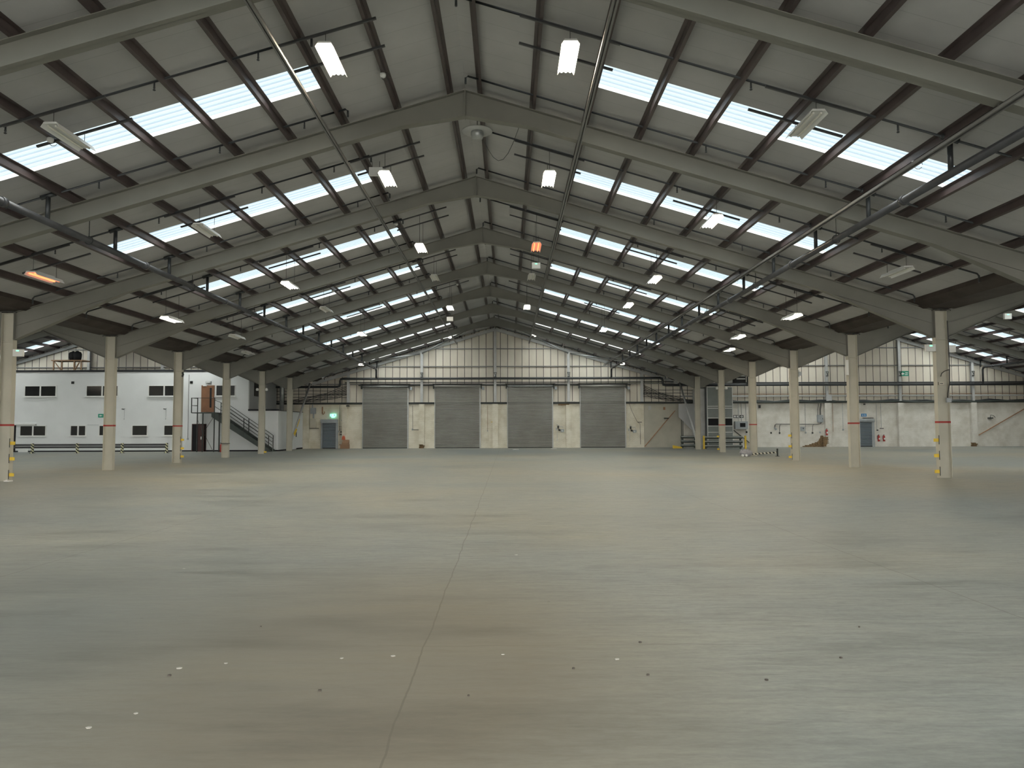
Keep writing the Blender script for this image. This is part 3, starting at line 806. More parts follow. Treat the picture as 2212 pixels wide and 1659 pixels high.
for ri, r in enumerate(ridges):
    for s in (-1, 1):
        if ri == 0 : continue
        if ri == 1 and s > 0: d0 = .05
        else: d0 = 2.62 if ri == 1 else .1
        d1 = 13.45
        proto = {}
        for k in range(0, 8):
            if ri == 2 and k < 2: continue
            for j, dy in enumerate((2.24, 5.41)):
                y = F(k) + dy
                lab = '%s thin sprinkler pipe, %s slope of the %s, %s' % ('nearer' if j == 0 else 'farther', 'left' if s < 0 else 'right', spans[ri], bay_names[k])
                grp = 'sprinkler branch pipes'
                if not proto:
                    t = thing('branch_pipe', lab, 'pipe', (r, y, HR), grp)
                    P = lambda d, o=.075: (r + s*d, y, zt(d)+o)
                    MB().tube([P(d0, -.12), P(d0, .02), P(d0+.05), P(d1-.05), P(d1, .03), P(d1, -.14)], .024, 8).build('pipe', 'black_pipe', t, True)
                    for d in (2.75 if ri == 2 or s > 0 else 3.6, 5.5, 8.2, 10.9):
                        MB().tube([P(d), P(d, -.03)], .016, 6).lathe([(.012, -.10), (.030, -.085), (.012, -.07), (.02, -.045), (.02, -.03)], (P(d)[0], y, zt(d)), 8).build('sprinkler_head', 'black_pipe', t)
                    xm = mains[(ri, s)]; dd = abs(xm - r)
                    MB().tube([(xm, y, zmn+.05), (xm, y, zt(dd)+.05)], .05, 8).tube([(xm-.16, y, zt(dd)+.075+SL*.16*s), (xm+.16, y, zt(dd)+.075-SL*.16*s)], .055, 8).build('riser', 'black_pipe', t, True)
                    proto[0] = t
                else: dup(proto[0], (r, y, HR), lab, grp)

WARP = True
# end wall header pipe with drops
pipe_obj('header_pipe', 'black header pipe across the end wall above the roller shutters', 'pipe',
         [(-22.0, YE-.42, 4.88), (-13.55, YE-.42, 4.88), (-13.38, YE-.42, 4.95), (-13.35, YE-.42, 5.10), (-13.35, YE-.42, 5.34), (-13.30, YE-.42, 5.48), (-13.1, YE-.42, 5.52),
          (12.15, YE-.42, 5.52), (12.33, YE-.42, 5.47), (12.38, YE-.42, 5.3), (12.38, YE-.42, 5.12), (12.42, YE-.42, 4.98), (12.6, YE-.42, 4.94), (43, YE-.42, 4.94)], .09, 'black_pipe', None, 12)
pipe_obj('service_pipe', 'thinner dark service pipe just under the black header on the end wall', 'pipe', [(-13, YE-.2, 5.22), (13.3, YE-.2, 5.22)], .035, 'black_pipe')
pipe_obj('upper_service_pipe', 'thin dark pipe running above the black header on the right wall', 'pipe', [(17.0, YE-.3, 5.13), (43, YE-.3, 5.13)], .045, 'black_pipe')
pipe_obj('rail_pipe', 'grey-brown pipe along the right end wall midway up the cladding', 'pipe', [(16.5, YE-.12, 4.22), (43, YE-.12, 4.22)], .022, 'rust_rail')
t = thing('sheeting_rail', 'dark green horizontal sheeting rail midway up the right end wall cladding', 'rail', (30, YE-.1, 4.05))
MB().box(13.9, 43, YE-.12, YE+.03, 4.02, 4.13).build('rail', 'gable_steel', t)
t = thing('cable_bundle', 'thick bundle of black cables lying on the ledge of the right end wall', 'cables', (29, YE-.1, 3.6))
pts = [(14.2 + i*.72, YE-.16, 3.66 + .05*math.sin(i*1.7) + .03*math.sin(i*.6)) for i in range(41)]
MB().tube(pts, .075, 8).build('cable', 'black_pipe', t, True)
pts = [(14.2 + i*.72, YE-.22, 3.58 + .03*math.sin(i*1.1+1)) for i in range(41)]
MB().tube(pts, .06, 8).build('cable', 'dark_green', t, True)
# loose cables on the cladding left and right of the shutters
def loose(label, x0, x1, seed, base):
    random.seed(seed); t = thing('loose_cables', label, 'cables', ((x0+x1)/2, YE-.15, 3.7))
    for i in range(7):
        xa = x0 if base else x1; xb_ = x1 if base else x0
        zs = 5.0 - i*.12
        p = []
        for q in range(9):
            u = q/8
            x = xa + (xb_-xa)*u*(1-.08*i)
            z = zs*(1-u)**2 + 3.72*(1-(1-u)**2) + .05*math.sin(q*2+i)
            p.append((x, YE-.10-.02*i, z))
        MB().tube(p, .022, 5).build('cable', 'wire', t)
    for i in range(3):
        z = 4.05 + .25*i
        MB().tube([(x0, YE-.12, z), ((x0+x1)/2, YE-.12, z+.03), (x1, YE-.12, z)], .018, 5).build('conduit', 'black_pipe', t)
loose('tangle of black cables on the cladding left of the first roller shutter', -19.5, -12.75, 3, False)
loose('tangle of black cables on the cladding right of the fourth roller shutter', 10.75, 15.9, 5, True)
random.seed(11)

WARP = False
# conduit trunkings under the rafters
for x, zz, w_, lab in ((-3.99, HR-.43-SL*2.97-.06, .09, 'pale cable trunking running the length of the left roof slope'),
                       (1.70, HR-.43-SL*2.72-.06, .10, 'pale cable trunking running the length of the right roof slope near the ridge'),
                       (7.61, HR-.43-SL*8.63-.06, .12, 'grey cable tray beside the sprinkler main on the right roof slope')):
    t = thing('cable_trunking', lab, 'trunking', (x, 30, zz))
    MB().box(x-w_/2, x-w_/2+.035, 2, 59.0, zz-.02, zz+.04).box(x+w_/2-.035, x+w_/2, 2, 59.0, zz-.02, zz+.04).box(x-w_/2, x+w_/2, 2, 59.0, zz+.03, zz+.04).build('channel', 'tray_steel', t)
    m = MB()
    for k in range(0, 8):
        for j in (0.0,): m.box(x-.02, x+.02, F(k)-.02, F(k)+.02, zz+.04, zz+.075)
    m.build('fixing', 'gable_steel', t)

# ------------------------------------------------------------------ suspended light fittings
def fitting_proto(state):
    t = thing('high_bay_light', '', 'light fitting', (0, 0, 0))
    L, W = 1.22, .34
    m = MB()
    prof = [(-.17, -.06), (-.11, .035), (.11, .035), (.17, -.06), (.165, -.065), (.105, .025), (-.105, .025), (-.165, -.065)]
    m.prism(prof, -L/2, L/2)
    m.box(-.05, .05, -.35, .35, .035, .075)
    m.build('housing', 'white_enamel', t)
    for a_ in (-L/2, L/2-.012):
        MB().prism([(-.125, .0), (-.105, .03), (.105, .03), (.125, .0)], a_, a_+.012).build('end_cap', 'white_enamel', t)
    mat = {'lit': 'tube_lit', 'off': 'tube_off', 'orange': 'tube_orange'}[state]
    for x in (-.085, 0, .085) if state == 'lit' else (-.07, .07):
        MB().tube([(x, -L/2+.06, -.02), (x, L/2-.06, -.02)], .024 if state == 'lit' else .02, 6).build('tube', mat, t)
    return t
protoL = {}; protoC = {}
def place_fit(x, y, z, state, label, ri=1, s=-1, lean=0):
    if state not in protoL:
        protoL[state] = fitting_proto(state); o = protoL[state]; o.location = (x, y, z); protoC[state] = [c for c in bpy.data.objects if c.parent == o]
    else:
        o = protoL[state].copy(); COL.objects.link(o); o.location = (x, y, z)
        for ch in protoC[state]:
            c = ch.copy(); COL.objects.link(c); c.parent = o
    o['label'] = label; o['category'] = 'light fitting'; o['group'] = 'suspended light fittings'
    if '_wo' in o: o['_wo'] = (0, 0, 0)
    r = ridges[ri]; d = abs(x-r); top = zt(d)
    for dy in (-.5, .5):
        MB().tube([(0, dy, .03), (0, dy, top - z + .005)], .006, 4).build('suspension_wire', 'wire', o)
    sl = -SL if x > r else SL
    for dy in (-.5, .5):
        b_ = MB().bar((-.92, dy, top-z-.02+sl*-.92), (.92, dy, top-z-.02+sl*.92), .045, .04)
        b_.build('support_channel', 'main_pipe', o)
    return o
def px_fit(px, py, k, state, label, dy=-.15):
    Y = F(k) + 2.75 + dy
    # position given by its bay and by how far out and how high it hangs
    X, Z = XZ(px, py, Y)
    return X, Y, Z
FITS = [
 (717,128,0,'lit','lit strip light left of the ridge, nearest the camera'),
 (838,385,1,'lit','lit strip light left of the ridge, second from the camera'),
 (910,535,2,'lit','lit strip light left of the ridge, third from the camera'),
 (940,600,3,'off','unlit strip light left of the ridge, fourth from the camera'),
 (973,665,4,'lit','lit strip light left of the ridge, farthest of its row'),
 (1227,123,0,'lit','lit strip light right of the ridge, nearest the camera'),
 (1185,385,1,'lit','lit strip light right of the ridge, second from the camera'),
 (1158,533,2,'orange','glowing orange-red strip light right of the ridge'),
 (1148,598,3,'off','unlit strip light right of the ridge, fourth from the camera'),
 (1138,663,4,'lit','lit strip light right of the ridge, farthest of its row'),
 (150,295,0,'off','large unlit strip light under the nearest left rooflight'),
 (447,497,1,'off','unlit strip light under the second left rooflight'),
 (627,615,2,'lit','lit strip light under the left roof slope by the third rooflight'),
 (705,668,3,'off','small unlit strip light on the left slope beyond the lit one'),
 (783,721,4,'lit','lit strip light under the fifth left rooflight'),
 (1740,268,0,'off','large unlit strip light under the nearest right rooflight'),
 (1537,477,1,'lit','lit strip light under the second right rooflight'),
 (1413,603,2,'lit','lit strip light under the third right rooflight'),
 (1356,659,3,'lit','lit strip light under the fourth right rooflight'),
 (1303,712,4,'lit','lit strip light under the fifth right rooflight'),
 (97,598,1,'orange','strip light with a glowing orange tube at far left near the eaves'),
 (372,689,2,'lit','lit strip light at the left eaves, above the third left column'),
 (512,727,3,'off','unlit strip light at the left eaves beyond the lit one'),
 (508,752,4,'off','small unlit strip light at the left eaves, farthest seen'),
 (1937,587,1,'off','unlit strip light at the right eaves above the nearest right column'),
 (1710,683,2,'lit','lit strip light at the right eaves, nearer of the two lit ones'),
 (1594,727,3,'lit','lit strip light at the right eaves, middle one'),
 (1600,755,4,'lit','lit strip light low at the right eaves, farthest of its row'),
]
for f in FITS:
    x, y, z = px_fit(*f)
    d = abs(x - RX); z = min(z, zt(d) - .12)
    if f[2] == 4 and f[0] > 1590: x = 11.3; z = 5.55
    if f[0] == 508: x = -13.2; z = 5.45
    place_fit(x, y, z, f[3], f[4])
# strip lights added in the side spans to brighten them
for ri in (0, 2):
    for k in (-1, 1, 3, 5):
        for dx in (-10.5, -4.8, 4.8, 10.5):
            x = ridges[ri] + dx; yy = F(k)+1.6
            if ri == 0 and (k >= 5): continue
            place_fit(x, yy, zt(abs(dx))-.35, 'lit' if not (ri == 2 and k == 1) else 'off', 'added strip light in the %s, %s of four across, %s row' % (spans[ri], ordn((-10.5, -4.8, 4.8, 10.5).index(dx)), ordn((k+1)//2)), ri)

# dome-shaped pendant below the ridge
for (px, py, k, dia, lab) in ((1031, 283, 1, .38, 'round grey pendant lamp hanging under the ridge beyond the second rafter'),):
    Y = F(k)+1.2; X, Z = XZ(px, py, Y)
    t = thing('pendant_lamp', lab, 'lamp', (X, Y, Z))
    MB().lathe([(.02, -.03), (dia, -.02), (dia+.01, 0), (.2, .05), (.02, .07)], (X, Y, Z), 22).build('shade', 'gable_steel', t, True)
    MB().lathe([(.02, -.22), (.13, -.20), (.17, -.10), (.16, -.02), (.02, -.02)], (X, Y, Z), 18).build('lamp_body', 'galv', t, True)
    MB().tube([(X, Y, Z+.05), (X, Y, zt(abs(X-RX))+PD)], .008, 5).build('wire', 'wire', t)
    pts = [(X+.1, Y, Z-.15)] + [(X+.15+1.0*u, Y+.2, Z-.15-.9*math.sin(u*PI)*(1-.2*u)+.6*u) for u in [i/8 for i in range(9)]]
    MB().tube(pts, .007, 4).build('flex', 'wire', t)
# small detectors on the purlins
for i, (X, Y, lab) in enumerate(((-2.6, 15.2, 'white smoke detector with a cable loop near the ridge, nearest the camera'), (-9.35, 14.0, 'white smoke detector under the nearest left rooflight'),
                                 (8.6, 14.3, 'white smoke detector under the nearest right rooflight'), (-8.1, 32.2, 'white smoke detector under the left slope in the fourth bay'), (8.1, 26.3, 'white smoke detector under the third right rooflight'),
                                 (8.1, 38.4, 'white smoke detector under the fifth right rooflight'), (-3.9, 25.5, 'white smoke detector left of the ridge in the third bay'), (-3.0, 38.5, 'white smoke detector left of the ridge in the fifth bay'))):
    d = abs(X-RX); k = round((d-.35)/1.24); d = .35+1.24*k+.03; X = RX + (1 if X > RX else -1)*d; z = zt(d)-.005
    t = thing('smoke_detector', lab, 'detector', (X, Y, z), 'smoke detectors on the purlins')
    MB().lathe([(.01, -.09), (.05, -.08), (.065, -.04), (.06, 0), (.01, 0)], (X, Y, z), 12).build('body', 'white_enamel', t, True)
    MB().tube([(X+.06+.09*math.cos(a*PI/5)-.0, Y, z-.05+.09*math.sin(a*PI/5)-.02) for a in range(10)], .006, 4).build('cable_loop', 'wire', t)
# white emergency box hung left of the second lit fitting
def ebox(x, y, z, lab, wires=0, w=.30, led=True, front=-1):
    t = thing('emergency_light_box', lab, 'emergency light', (x, y, z), 'emergency light boxes')
    case = MB().box(x-w/2, x+w/2, y-.05, y+.05, z-.11, z+.11).build('case', 'white_enamel', t)
    if led: MB().box(x-.04, x+.04, y-.056, y-.05, z+.05, z+.075).build('indicator', 'led_green', case)
    if wires:
        m = MB()
        for dx in (-.1, .1): m.tube([(x+dx, y, z+.11), (x+dx, y, z+wires)], .006, 4)
        m.build('suspension_wire', 'wire', t)
    return t
Y = 19.7; X, Z = XZ(812, 371, Y)
ebox(X, Y, Z, 'white emergency light box hanging left of the second lit strip light', zt(abs(X-RX))-Z+.0, .36, False)
Y = 28.2; X, Z = XZ(1158, 574, Y)
ebox(X, Y, Z, 'emergency light box with green indicator hanging below the orange strip light', zt(abs(X-RX))-Z, .32)
Y = 40.2; X, Z = XZ(972, 689, Y)
ebox(X, Y, Z, 'emergency light box hanging below the farthest lit light left of the ridge', zt(abs(X-RX))-Z, .34, False)
ebox(XV0+CD/2+.16, F(2)-.06, 3.97, 'white emergency light box with green indicator on the nearest left column')
ebox(XV1-CD/2-.16, F(2)-.06, 4.05, 'white emergency light box with green indicator, hall side of the nearest right column')
ebox(XV1+CD/2+.13, F(2)-.06, 4.02, 'white emergency light box on the far side of the nearest right column', 0, .22, False)
ebox(XZ(2178, 683, 29.0)[0], 29.05, XZ(2178, 683, 29.0)[1], 'emergency light box on the second rafter of the right side span', 0, .28)
for sd, k, xx in ((-1, 6, XV0), (1, 6, XV1)):
    for s in (-1, 1):
        x = xx + s*(CD/2+.10); y = F(k)-.03; z = 4.08
        t = thing('spot_lamp', 'small pale twin spot lamp on the %s side of the column %s' % ('left' if s < 0 else 'right', 'by the stair foot' if sd < 0 else 'before the grey booth'), 'lamp', (x, y, z), 'spot lamps on the columns')
        MB().lathe([(.03, -.10), (.085, -.08), (.09, 0), (.05, .07), (.01, .08)], (x, y-.05, z), 12).build('head', 'white_enamel', t, True)
        MB().bar((x, y-.02, z), (xx+s*CD/2, y-.02, z+.03), .04).build('bracket', 'grey_box', t)
# flat white high-bays near the end wall
for px, py, lab in ((974, 725, 'left of the ridge'), (780.5, 787, 'by the left sprinkler main'), (1152.6, 723, 'right of the ridge'), (1344, 785, 'by the right sprinkler main')):
    Y = 56.4; X, Z = XZ(px, py, Y); Z = min(Z, zt(abs(X-RX))-.12)
    t = thing('end_bay_light', 'flat white light fitting near the end wall, %s' % lab, 'light fitting', (X, Y, Z), 'white fittings by the end wall')
    MB().prism([(X-.20, Z-.09), (X-.14, Z+.05), (X+.14, Z+.05), (X+.20, Z-.09), (X+.19, Z-.09), (X+.13, Z+.04), (X-.13, Z+.04), (X-.19, Z-.09)], Y-.2, Y+.2).build('housing', 'white_enamel', t)
    MB().box(X-.13, X+.13, Y-.16, Y+.16, Z-.075, Z-.065).build('lamp_panel', 'panel_lit', t)
    MB().tube([(X, Y, Z+.05), (X, Y, zt(abs(X-RX)))], .01, 5).build('wire', 'wire', t)
# wind bracing tubes in the end bay
for s in (-1, 1):
    for a, b_, nm in (((RX+s*2.05, 53.71, 8.50), (RX+s*5.75, 59.15, 7.50), 'upper'), ((RX+s*9.2, 53.71, 6.36), (RX+s*6.0, 59.15, 7.42), 'lower')):
        o = MB().tube([a, b_], .06, 10).build('wind_brace', 'galv', None, True)
        tag(o, 'grey tubular roof brace in the end bay, %s one on the %s slope' % (nm, 'left' if s < 0 else 'right'), 'brace', 'roof braces in the end bay')
# diagonal column braces in the end bay
for x, nm in ((XV0, 'left'), (XV1, 'right')):
    t = thing('column_brace', 'grey steel tube slanting from the foot of the farthest %s column to the wall' % nm, 'brace', (x, F(7)+.25, .2))
    MB().tube([(x, F(7)+.1, .35), (x, YE-.3, 5.1)], .075, 10).build('tube', 'gable_steel', t, True)
    if nm == 'left': MB().tube([(x, F(7)+1.7, 1.72), (x, F(7)+2.35, 2.27)], .10, 8).tube([(x+.03, F(7)+1.0, 1.11), (x+.03, F(7)+1.5, 1.53)], .105, 8).build('warning_tape', 'yellow_paint', t)

WARP = True
# ------------------------------------------------------------------ things on the end wall
def wbox(name, label, cat, x, z, w, h, mat, dpt=.14, extra=None, group=None, y=YE):
    t = thing(name, label, cat, (x, y, z), group)
    MB().box(x-w/2, x+w/2, y-dpt, y, z-h/2, z+h/2).build('case', mat, t)
    if extra: extra(t)
    return t
# left service corner
wbox('fuse_box', 'grey electrical box high on the wall left of the blue-grey shutter door', 'box', -15.55, 3.00, .42, .48, 'grey_box', .2,
     lambda t: MB().tube([(-15.62, YE-.08, 3.24), (-15.62, YE-.08, 3.47)], .05, 8).tube([(-15.52, YE-.08, 2.76), (-15.52, YE-.08, 2.40)], .06, 8).build('conduit', 'grey_box', t))
wbox('cream_cabinet', 'cream metal cabinet beside the left blue-grey shutter door', 'cabinet', -15.55, 2.00, .48, .74, 'cream_box', .22,
     lambda t: (MB().box(-15.75, -15.35, YE-.235, YE-.22, 1.66, 2.34).build('door', 'cream_box', t), MB().box(-15.82, -15.1, YE-.1, YE-.02, 1.58, 1.62).build('bracket', 'dark_steel', t)))
wbox('pipe_stub', 'rusty pipe stub and valve high on the wall left of the lit exit sign', 'pipe', -14.82, 3.05, .06, .55, 'rust_rail', .12,
     lambda t: MB().tube([(-14.82, YE-.1, 2.80), (-14.75, YE-.1, 2.72), (-14.66, YE-.1, 2.80), (-14.66, YE-.1, 2.95)], .035, 8).build('valve', 'rust_rail', t, True))
t = thing('exit_sign', 'glowing green exit sign above the left shutter door', 'sign', (-13.98, YE-.1, 2.6))
MB().box(-14.19, -13.97, YE-.14, YE-.08, 2.56, 2.74).build('left_panel', 'exit_glow', t)
MB().box(-13.95, -13.73, YE-.14, YE-.08, 2.56, 2.74).build('right_panel', 'exit_glow', t)
MB().box(-14.08, -13.84, YE-.14, YE-.08, 2.46, 2.54).build('lamp_strip', 'exit_glow', t)
MB().prism([(-13.90, 2.65), (-13.83, 2.71), (-13.83, 2.67), (-13.77, 2.67), (-13.77, 2.63), (-13.83, 2.63), (-13.83, 2.59)], YE-.144, YE-.14)\
    .box(-14.12, -14.09, YE-.144, YE-.14, 2.59, 2.67).box(-14.125, -14.085, YE-.144, YE-.14, 2.68, 2.715).build('pictogram', 'sign_green', t)
t = thing('switch_gear', 'cluster of small switches and conduits right of the left shutter door', 'switches', (-13.35, YE, 1.8))
MB().box(-13.30, -13.0, YE-.12, YE, 2.16, 2.30).box(-13.22, -13.02, YE-.10, YE, 1.78, 2.10).box(-13.60, -13.50, YE-.08, YE, 1.28, 1.42).build('switch_box', 'grey_box', t)
MB().box(-13.12, -13.0, YE-.13, YE-.12, 2.19, 2.27).box(-13.36, -13.28, YE-.09, YE, 1.25, 1.38).box(-13.36, -13.28, YE-.09, YE, 1.05, 1.17).build('switch', 'dark_steel', t)
m = MB()
for z in (1.72, 1.55, 1.45, 1.12): m.tube([(-13.5, YE-.03, z), (-13.02, YE-.03, z)], .014, 5)
for x in (-13.45, -13.2): m.tube([(x, YE-.03, 1.0), (x, YE-.03, 3.45)], .012, 5)
m.build('conduit', 'dark_steel', t)
wbox('wall_camera', 'small dark camera at the top of the pier left of the first shutter', 'camera', -12.78, 3.38, .22, .10, 'dark_steel', .28)
o = MB().box(-13.22, -12.58, YE-.75, YE-.25, 0, .34).box(-13.30, -13.20, YE-.80, YE-.25, .28, .34).build('cardboard_box', 'cardboard'); tag(o, 'brown cardboard box on the floor left of the first roller shutter', 'box')
o = MB().prismx([(YE-.75, .34), (YE-.70, .48), (YE-.40, .70), (YE-.30, .70), (YE-.30, .34)], -13.1, -12.6).build('cardboard_box', 'cardboard'); tag(o, 'smaller brown carton stacked on the cardboard box at the wall', 'box')
t = thing('red_bag', 'red-orange bag standing on the cartons by the left shutter door', 'bag', (-13.05, YE-.25, .70))
MB().prism([(-13.18, .70), (-12.92, .70), (-12.94, .92), (-13.0, 1.0), (-13.1, 1.0), (-13.16, .92)], YE-.42, YE-.30).build('bag', 'orange_red', t)
MB().tube([(-13.10+.05*(1-math.cos(a*PI/6)), YE-.36, 1.0+.08*math.sin(a*PI/6)) for a in range(7)], .012, 5).build('handle', 'orange_red', t)
# items on piers between the shutters
t = thing('isolator_switch', 'small grey isolator and cable between the first and second shutters', 'switch', (-7.6, YE, 1.6))
MB().box(-7.68, -7.56, YE-.08, YE, 1.42, 1.56).build('box', 'grey_box', t); MB().tube([(-7.62, YE-.03, 3.4), (-7.60, YE-.03, 1.56)], .012, 5).tube([(-7.56, YE-.03, 1.48), (-7.13, YE-.03, 1.47)], .02, 5).build('conduit', 'dark_steel', t)
for x, lab in ((-1.62, 'second and third'), ):
    t = thing('cable_drop', 'thin rusty conduit with a small socket between the %s shutters' % lab, 'conduit', (x, YE, 1.4))
    MB().tube([(x, YE-.03, 3.4), (x, YE-.03, 1.4)], .012, 5).build('conduit', 'rust_rail', t); MB().box(x-.04, x+.04, YE-.06, YE, 1.32, 1.40).build('socket', 'grey_box', t)
for x, z, lab in ((4.25, 1.45, 'third and fourth shutters'), (10.05, 1.38, 'fourth shutter and the timber-marked wall')):
    t = thing('shutter_controls', 'cluster of grey shutter control boxes between the %s' % lab, 'controls', (x, YE, z), 'shutter control clusters')
    MB().box(x-.02, x+.24, YE-.12, YE, z-.20, z+.02).build('control_box', 'grey_box', t)
    MB().box(x+.06, x+.12, YE-.13, YE-.12, z-.14, z-.04).build('label_plate', 'white_mark', t)
    MB().tube([(x-.20, YE-.08, z+.0), (x-.05, YE-.08, z-.06)], .07, 10).box(x-.28, x-.16, YE-.09, YE, z+.08, z+.30).build('gearbox', 'dark_steel', t)
    MB().tube([(x-.34, YE-.04, z+.42), (x-.2, YE-.05, z+.36), (x-.1, YE-.06, z+.24), (x+.14, YE-.06, z+.24), (x+.18, YE-.05, z+.1)], .02, 6).tube([(x-.3, YE-.03, z-.9), (x-.3, YE-.03, z+.1)], .015, 5).build('conduit', 'gable_steel', t)
    MB().box(x-.40, x-.34, YE-.2, YE-.02, z-.05, z+.15).build('bracket', 'galv', t)
t = thing('broken_ledge', 'jagged broken brick edge above the controls between third and fourth shutters', 'rubble', (4.5, YE, 3.42))
random.seed(4)
m = MB()
for i in range(8): m.box(4.05+i*.11, 4.05+i*.11+.10, YE-.09, YE, 3.42-.03*random.random()-.04, 3.50)
m.build('rubble', 'brick_raw', t)
MB().box(5.05, 5.4, YE-.22, YE-.11, 3.64, 3.70).build('debris', 'pale_flake', t)
for x, lab in ((1.0-2.35+.1, 'beside the third shutter'), (4.98, 'beside the fourth shutter')):
    o = MB().box(x-.1, x+.08, YE-.012, YE, 2.05, 2.09).build('paint_mark', 'yellow_paint'); tag(o, 'tiny yellow label on the brickwork %s' % lab, 'label', 'tiny yellow labels')
# slanting brown rail mark and dark rail
t = thing('slanting_rail', 'rust-brown rail slanting up the beige wall right of the fourth shutter', 'rail', (12.2, YE, .1))
MB().bar((10.95, YE-.04, .08), (13.42, YE-.04, 2.93), .10, .05).build('rail', 'rust_rail', t)
MB().box(12.55, 12.9, YE-.12, YE+.05, 2.28, 2.36).build('lamp_bracket', 'dark_steel', t)
t = thing('slanting_rail', 'dark brown rail slanting up the white wall at far right', 'rail', (39, YE, 1))
MB().bar((37.8, YE-.04, .9), (42.4, YE-.04, 3.45), .06, .05).build('rail', 'rust_rail', t)
t = thing('slanting_rail', 'black slanting handrail behind the column with the fallen barrier', 'rail', (18.9, YE, .8))
MB().bar((18.1, YE-.05, 1.35), (19.4, YE-.05, .3), .06, .05).build('rail', 'dark_steel', t)
t = thing('wall_drop', 'black cable looping down the pier right of the fourth shutter', 'cable', (10.6, YE, 2.4))
MB().tube([(9.75, YE-.03, 3.5), (9.95, YE-.03, 2.9), (10.35, YE-.03, 2.1), (10.6, YE-.03, 1.85), (10.62, YE-.03, .25)], .012, 5).build('cable', 'wire', t)
MB().box(10.4, 10.75, YE-.05, YE, 2.0, 2.04).build('clip', 'dark_steel', t)
wbox('flood_lamp', 'yellowed valve fitting high on the beige wall right of the fourth shutter', 'fitting', 12.55, 3.1, .14, .22, 'rust_rail', .14)
wbox('junction_box', 'pale grey junction box high on the beige wall above the slanting brown rail', 'box', 11.4, 3.15, .2, .3, 'gable_steel', .05, None, None, YE+.06)

# right wall services
t = thing('distribution_board', 'light grey electrical cabinet with conduits on the right wall beside a pier', 'cabinet', (25.0, YE, 2.2))
MB().box(24.82, 25.26, YE-.2, YE, 1.95, 2.55).build('cabinet', 'grey_box', t)
dd = MB().box(24.85, 25.23, YE-.215, YE-.2, 2.0, 2.5).build('door', 'grey_box', t)
MB().box(25.17, 25.20, YE-.235, YE-.215, 2.2, 2.3).build('latch', 'dark_steel', dd)
m = MB()
for dx in (0, .17, .24): m.tube([(24.88+dx, YE-.06, 2.55), (24.88+dx, YE-.06, 3.0), (24.95+dx, YE-.06, 3.3), (24.95+dx, YE-.06, 3.47)], .025, 6)
m.tube([(25.15, YE-.05, 1.95), (25.1, YE-.05, 1.85), (24.8, YE-.05, 1.80), (21.5, YE-.05, 1.83), (21.42, YE-.05, 1.75), (21.40, YE-.05, 1.55)], .03, 6)
m.tube([(24.6, YE-.04, 1.80), (24.45, YE-.04, 1.7), (24.43, YE-.04, 1.2)], .02, 5); m.tube([(21.95, YE-.04, 1.83), (21.8, YE-.04, 1.7), (21.78, YE-.04, 1.2)], .02, 5)
m.build('conduit', 'conduit_dark', t)
for (x, z, lab) in ((21.40, 1.50, 'farthest left'), (21.52, 1.42, 'second from left'), (21.78, 1.12, 'third from left'), (23.88, 1.14, 'under a thin conduit'), (24.43, 1.12, 'left of the electrical cabinet'), (25.02, 1.15, 'under the electrical cabinet'), (26.9, 1.36, 'left of the right blue-grey door'), (21.1, 1.13, 'lowest at left')):
    wbox('wall_socket', 'small grey socket on the right wall, %s' % lab, 'socket', x, z, .10, .13, 'dark_steel' if z < 1.14 else 'grey_box', .08, None, 'sockets on the right wall')
wbox('control_unit', 'square grey control box on the right wall between sockets', 'box', 23.62, 1.45, .30, .34, 'grey_box', .14, lambda t: MB().box(23.62, 23.68, YE-.15, YE-.14, 1.42, 1.52).build('switch', 'dark_steel', t))
m = MB()
t = thing('wall_conduits', 'thin vertical conduits on the white wall between the two brick piers', 'conduits', (26.5, YE, 2.5))
for x, z0, mt in ((26.1, 1.2, 'rust_rail'), (26.9, 1.42, 'grey_box'), (27.78, .9, 'dark_steel'), (29.62, 1.3, 'grey_box'), (29.98, 1.5, 'grey_box'), (23.88, 1.2, 'grey_box')):
    MB().tube([(x, YE-.03, z0), (x, YE-.03, 3.45)], .014, 5).build('conduit', mt, t)
MB().box(29.86, 30.16, YE-.06, YE, 1.42, 1.48).box(29.60, 29.72, YE-.06, YE, 1.27, 1.36).build('small_shelf', 'dark_steel', t)
def extinguisher(x, z, label, y=YE):
    t = thing('fire_extinguisher', label, 'extinguisher', (x, y-.12, z), 'fire extinguishers on the right wall')
    MB().lathe([(.01, 0), (.08, .01), (.085, .06), (.085, .38), (.06, .46), (.02, .48), (.02, .52), (.01, .52)], (x, y-.12, z), 12).build('cylinder', 'red_paint', t, True)
    va = MB().box(x-.05, x+.04, y-.14, y-.10, z+.50, z+.54).build('valve', 'dark_steel', t)
    MB().tube([(x-.04, y-.12, z+.5), (x-.13, y-.13, z+.42), (x-.13, y-.13, z+.2)], .012, 5).build('hose', 'dark_steel', va)
    MB().box(x-.05, x+.05, y-.208, y-.204, z+.15, z+.28).build('label_panel', 'white_mark', t)
extinguisher(25.42, .92, 'red fire extinguisher on the pier beside the electrical cabinet', YE-.28)
extinguisher(29.70, .42, 'red fire extinguisher right of the blue-grey door, left of the pair')
extinguisher(30.12, .42, 'red fire extinguisher right of the blue-grey door, right of the pair')
t = thing('restroom_sign', 'blue and white figure sign above the right blue-grey door', 'sign', (28.6, YE, 2.5))
MB().box(28.40, 28.82, YE-.02, YE, 2.40, 2.64).build('board', 'sign_blue', t)
for dx in (.13, .29): MB().box(28.40+dx-.03, 28.40+dx+.03, YE-.025, YE-.02, 2.43, 2.56).box(28.40+dx-.02, 28.40+dx+.02, YE-.025, YE-.02, 2.57, 2.61).build('figure', 'white_mark', t)
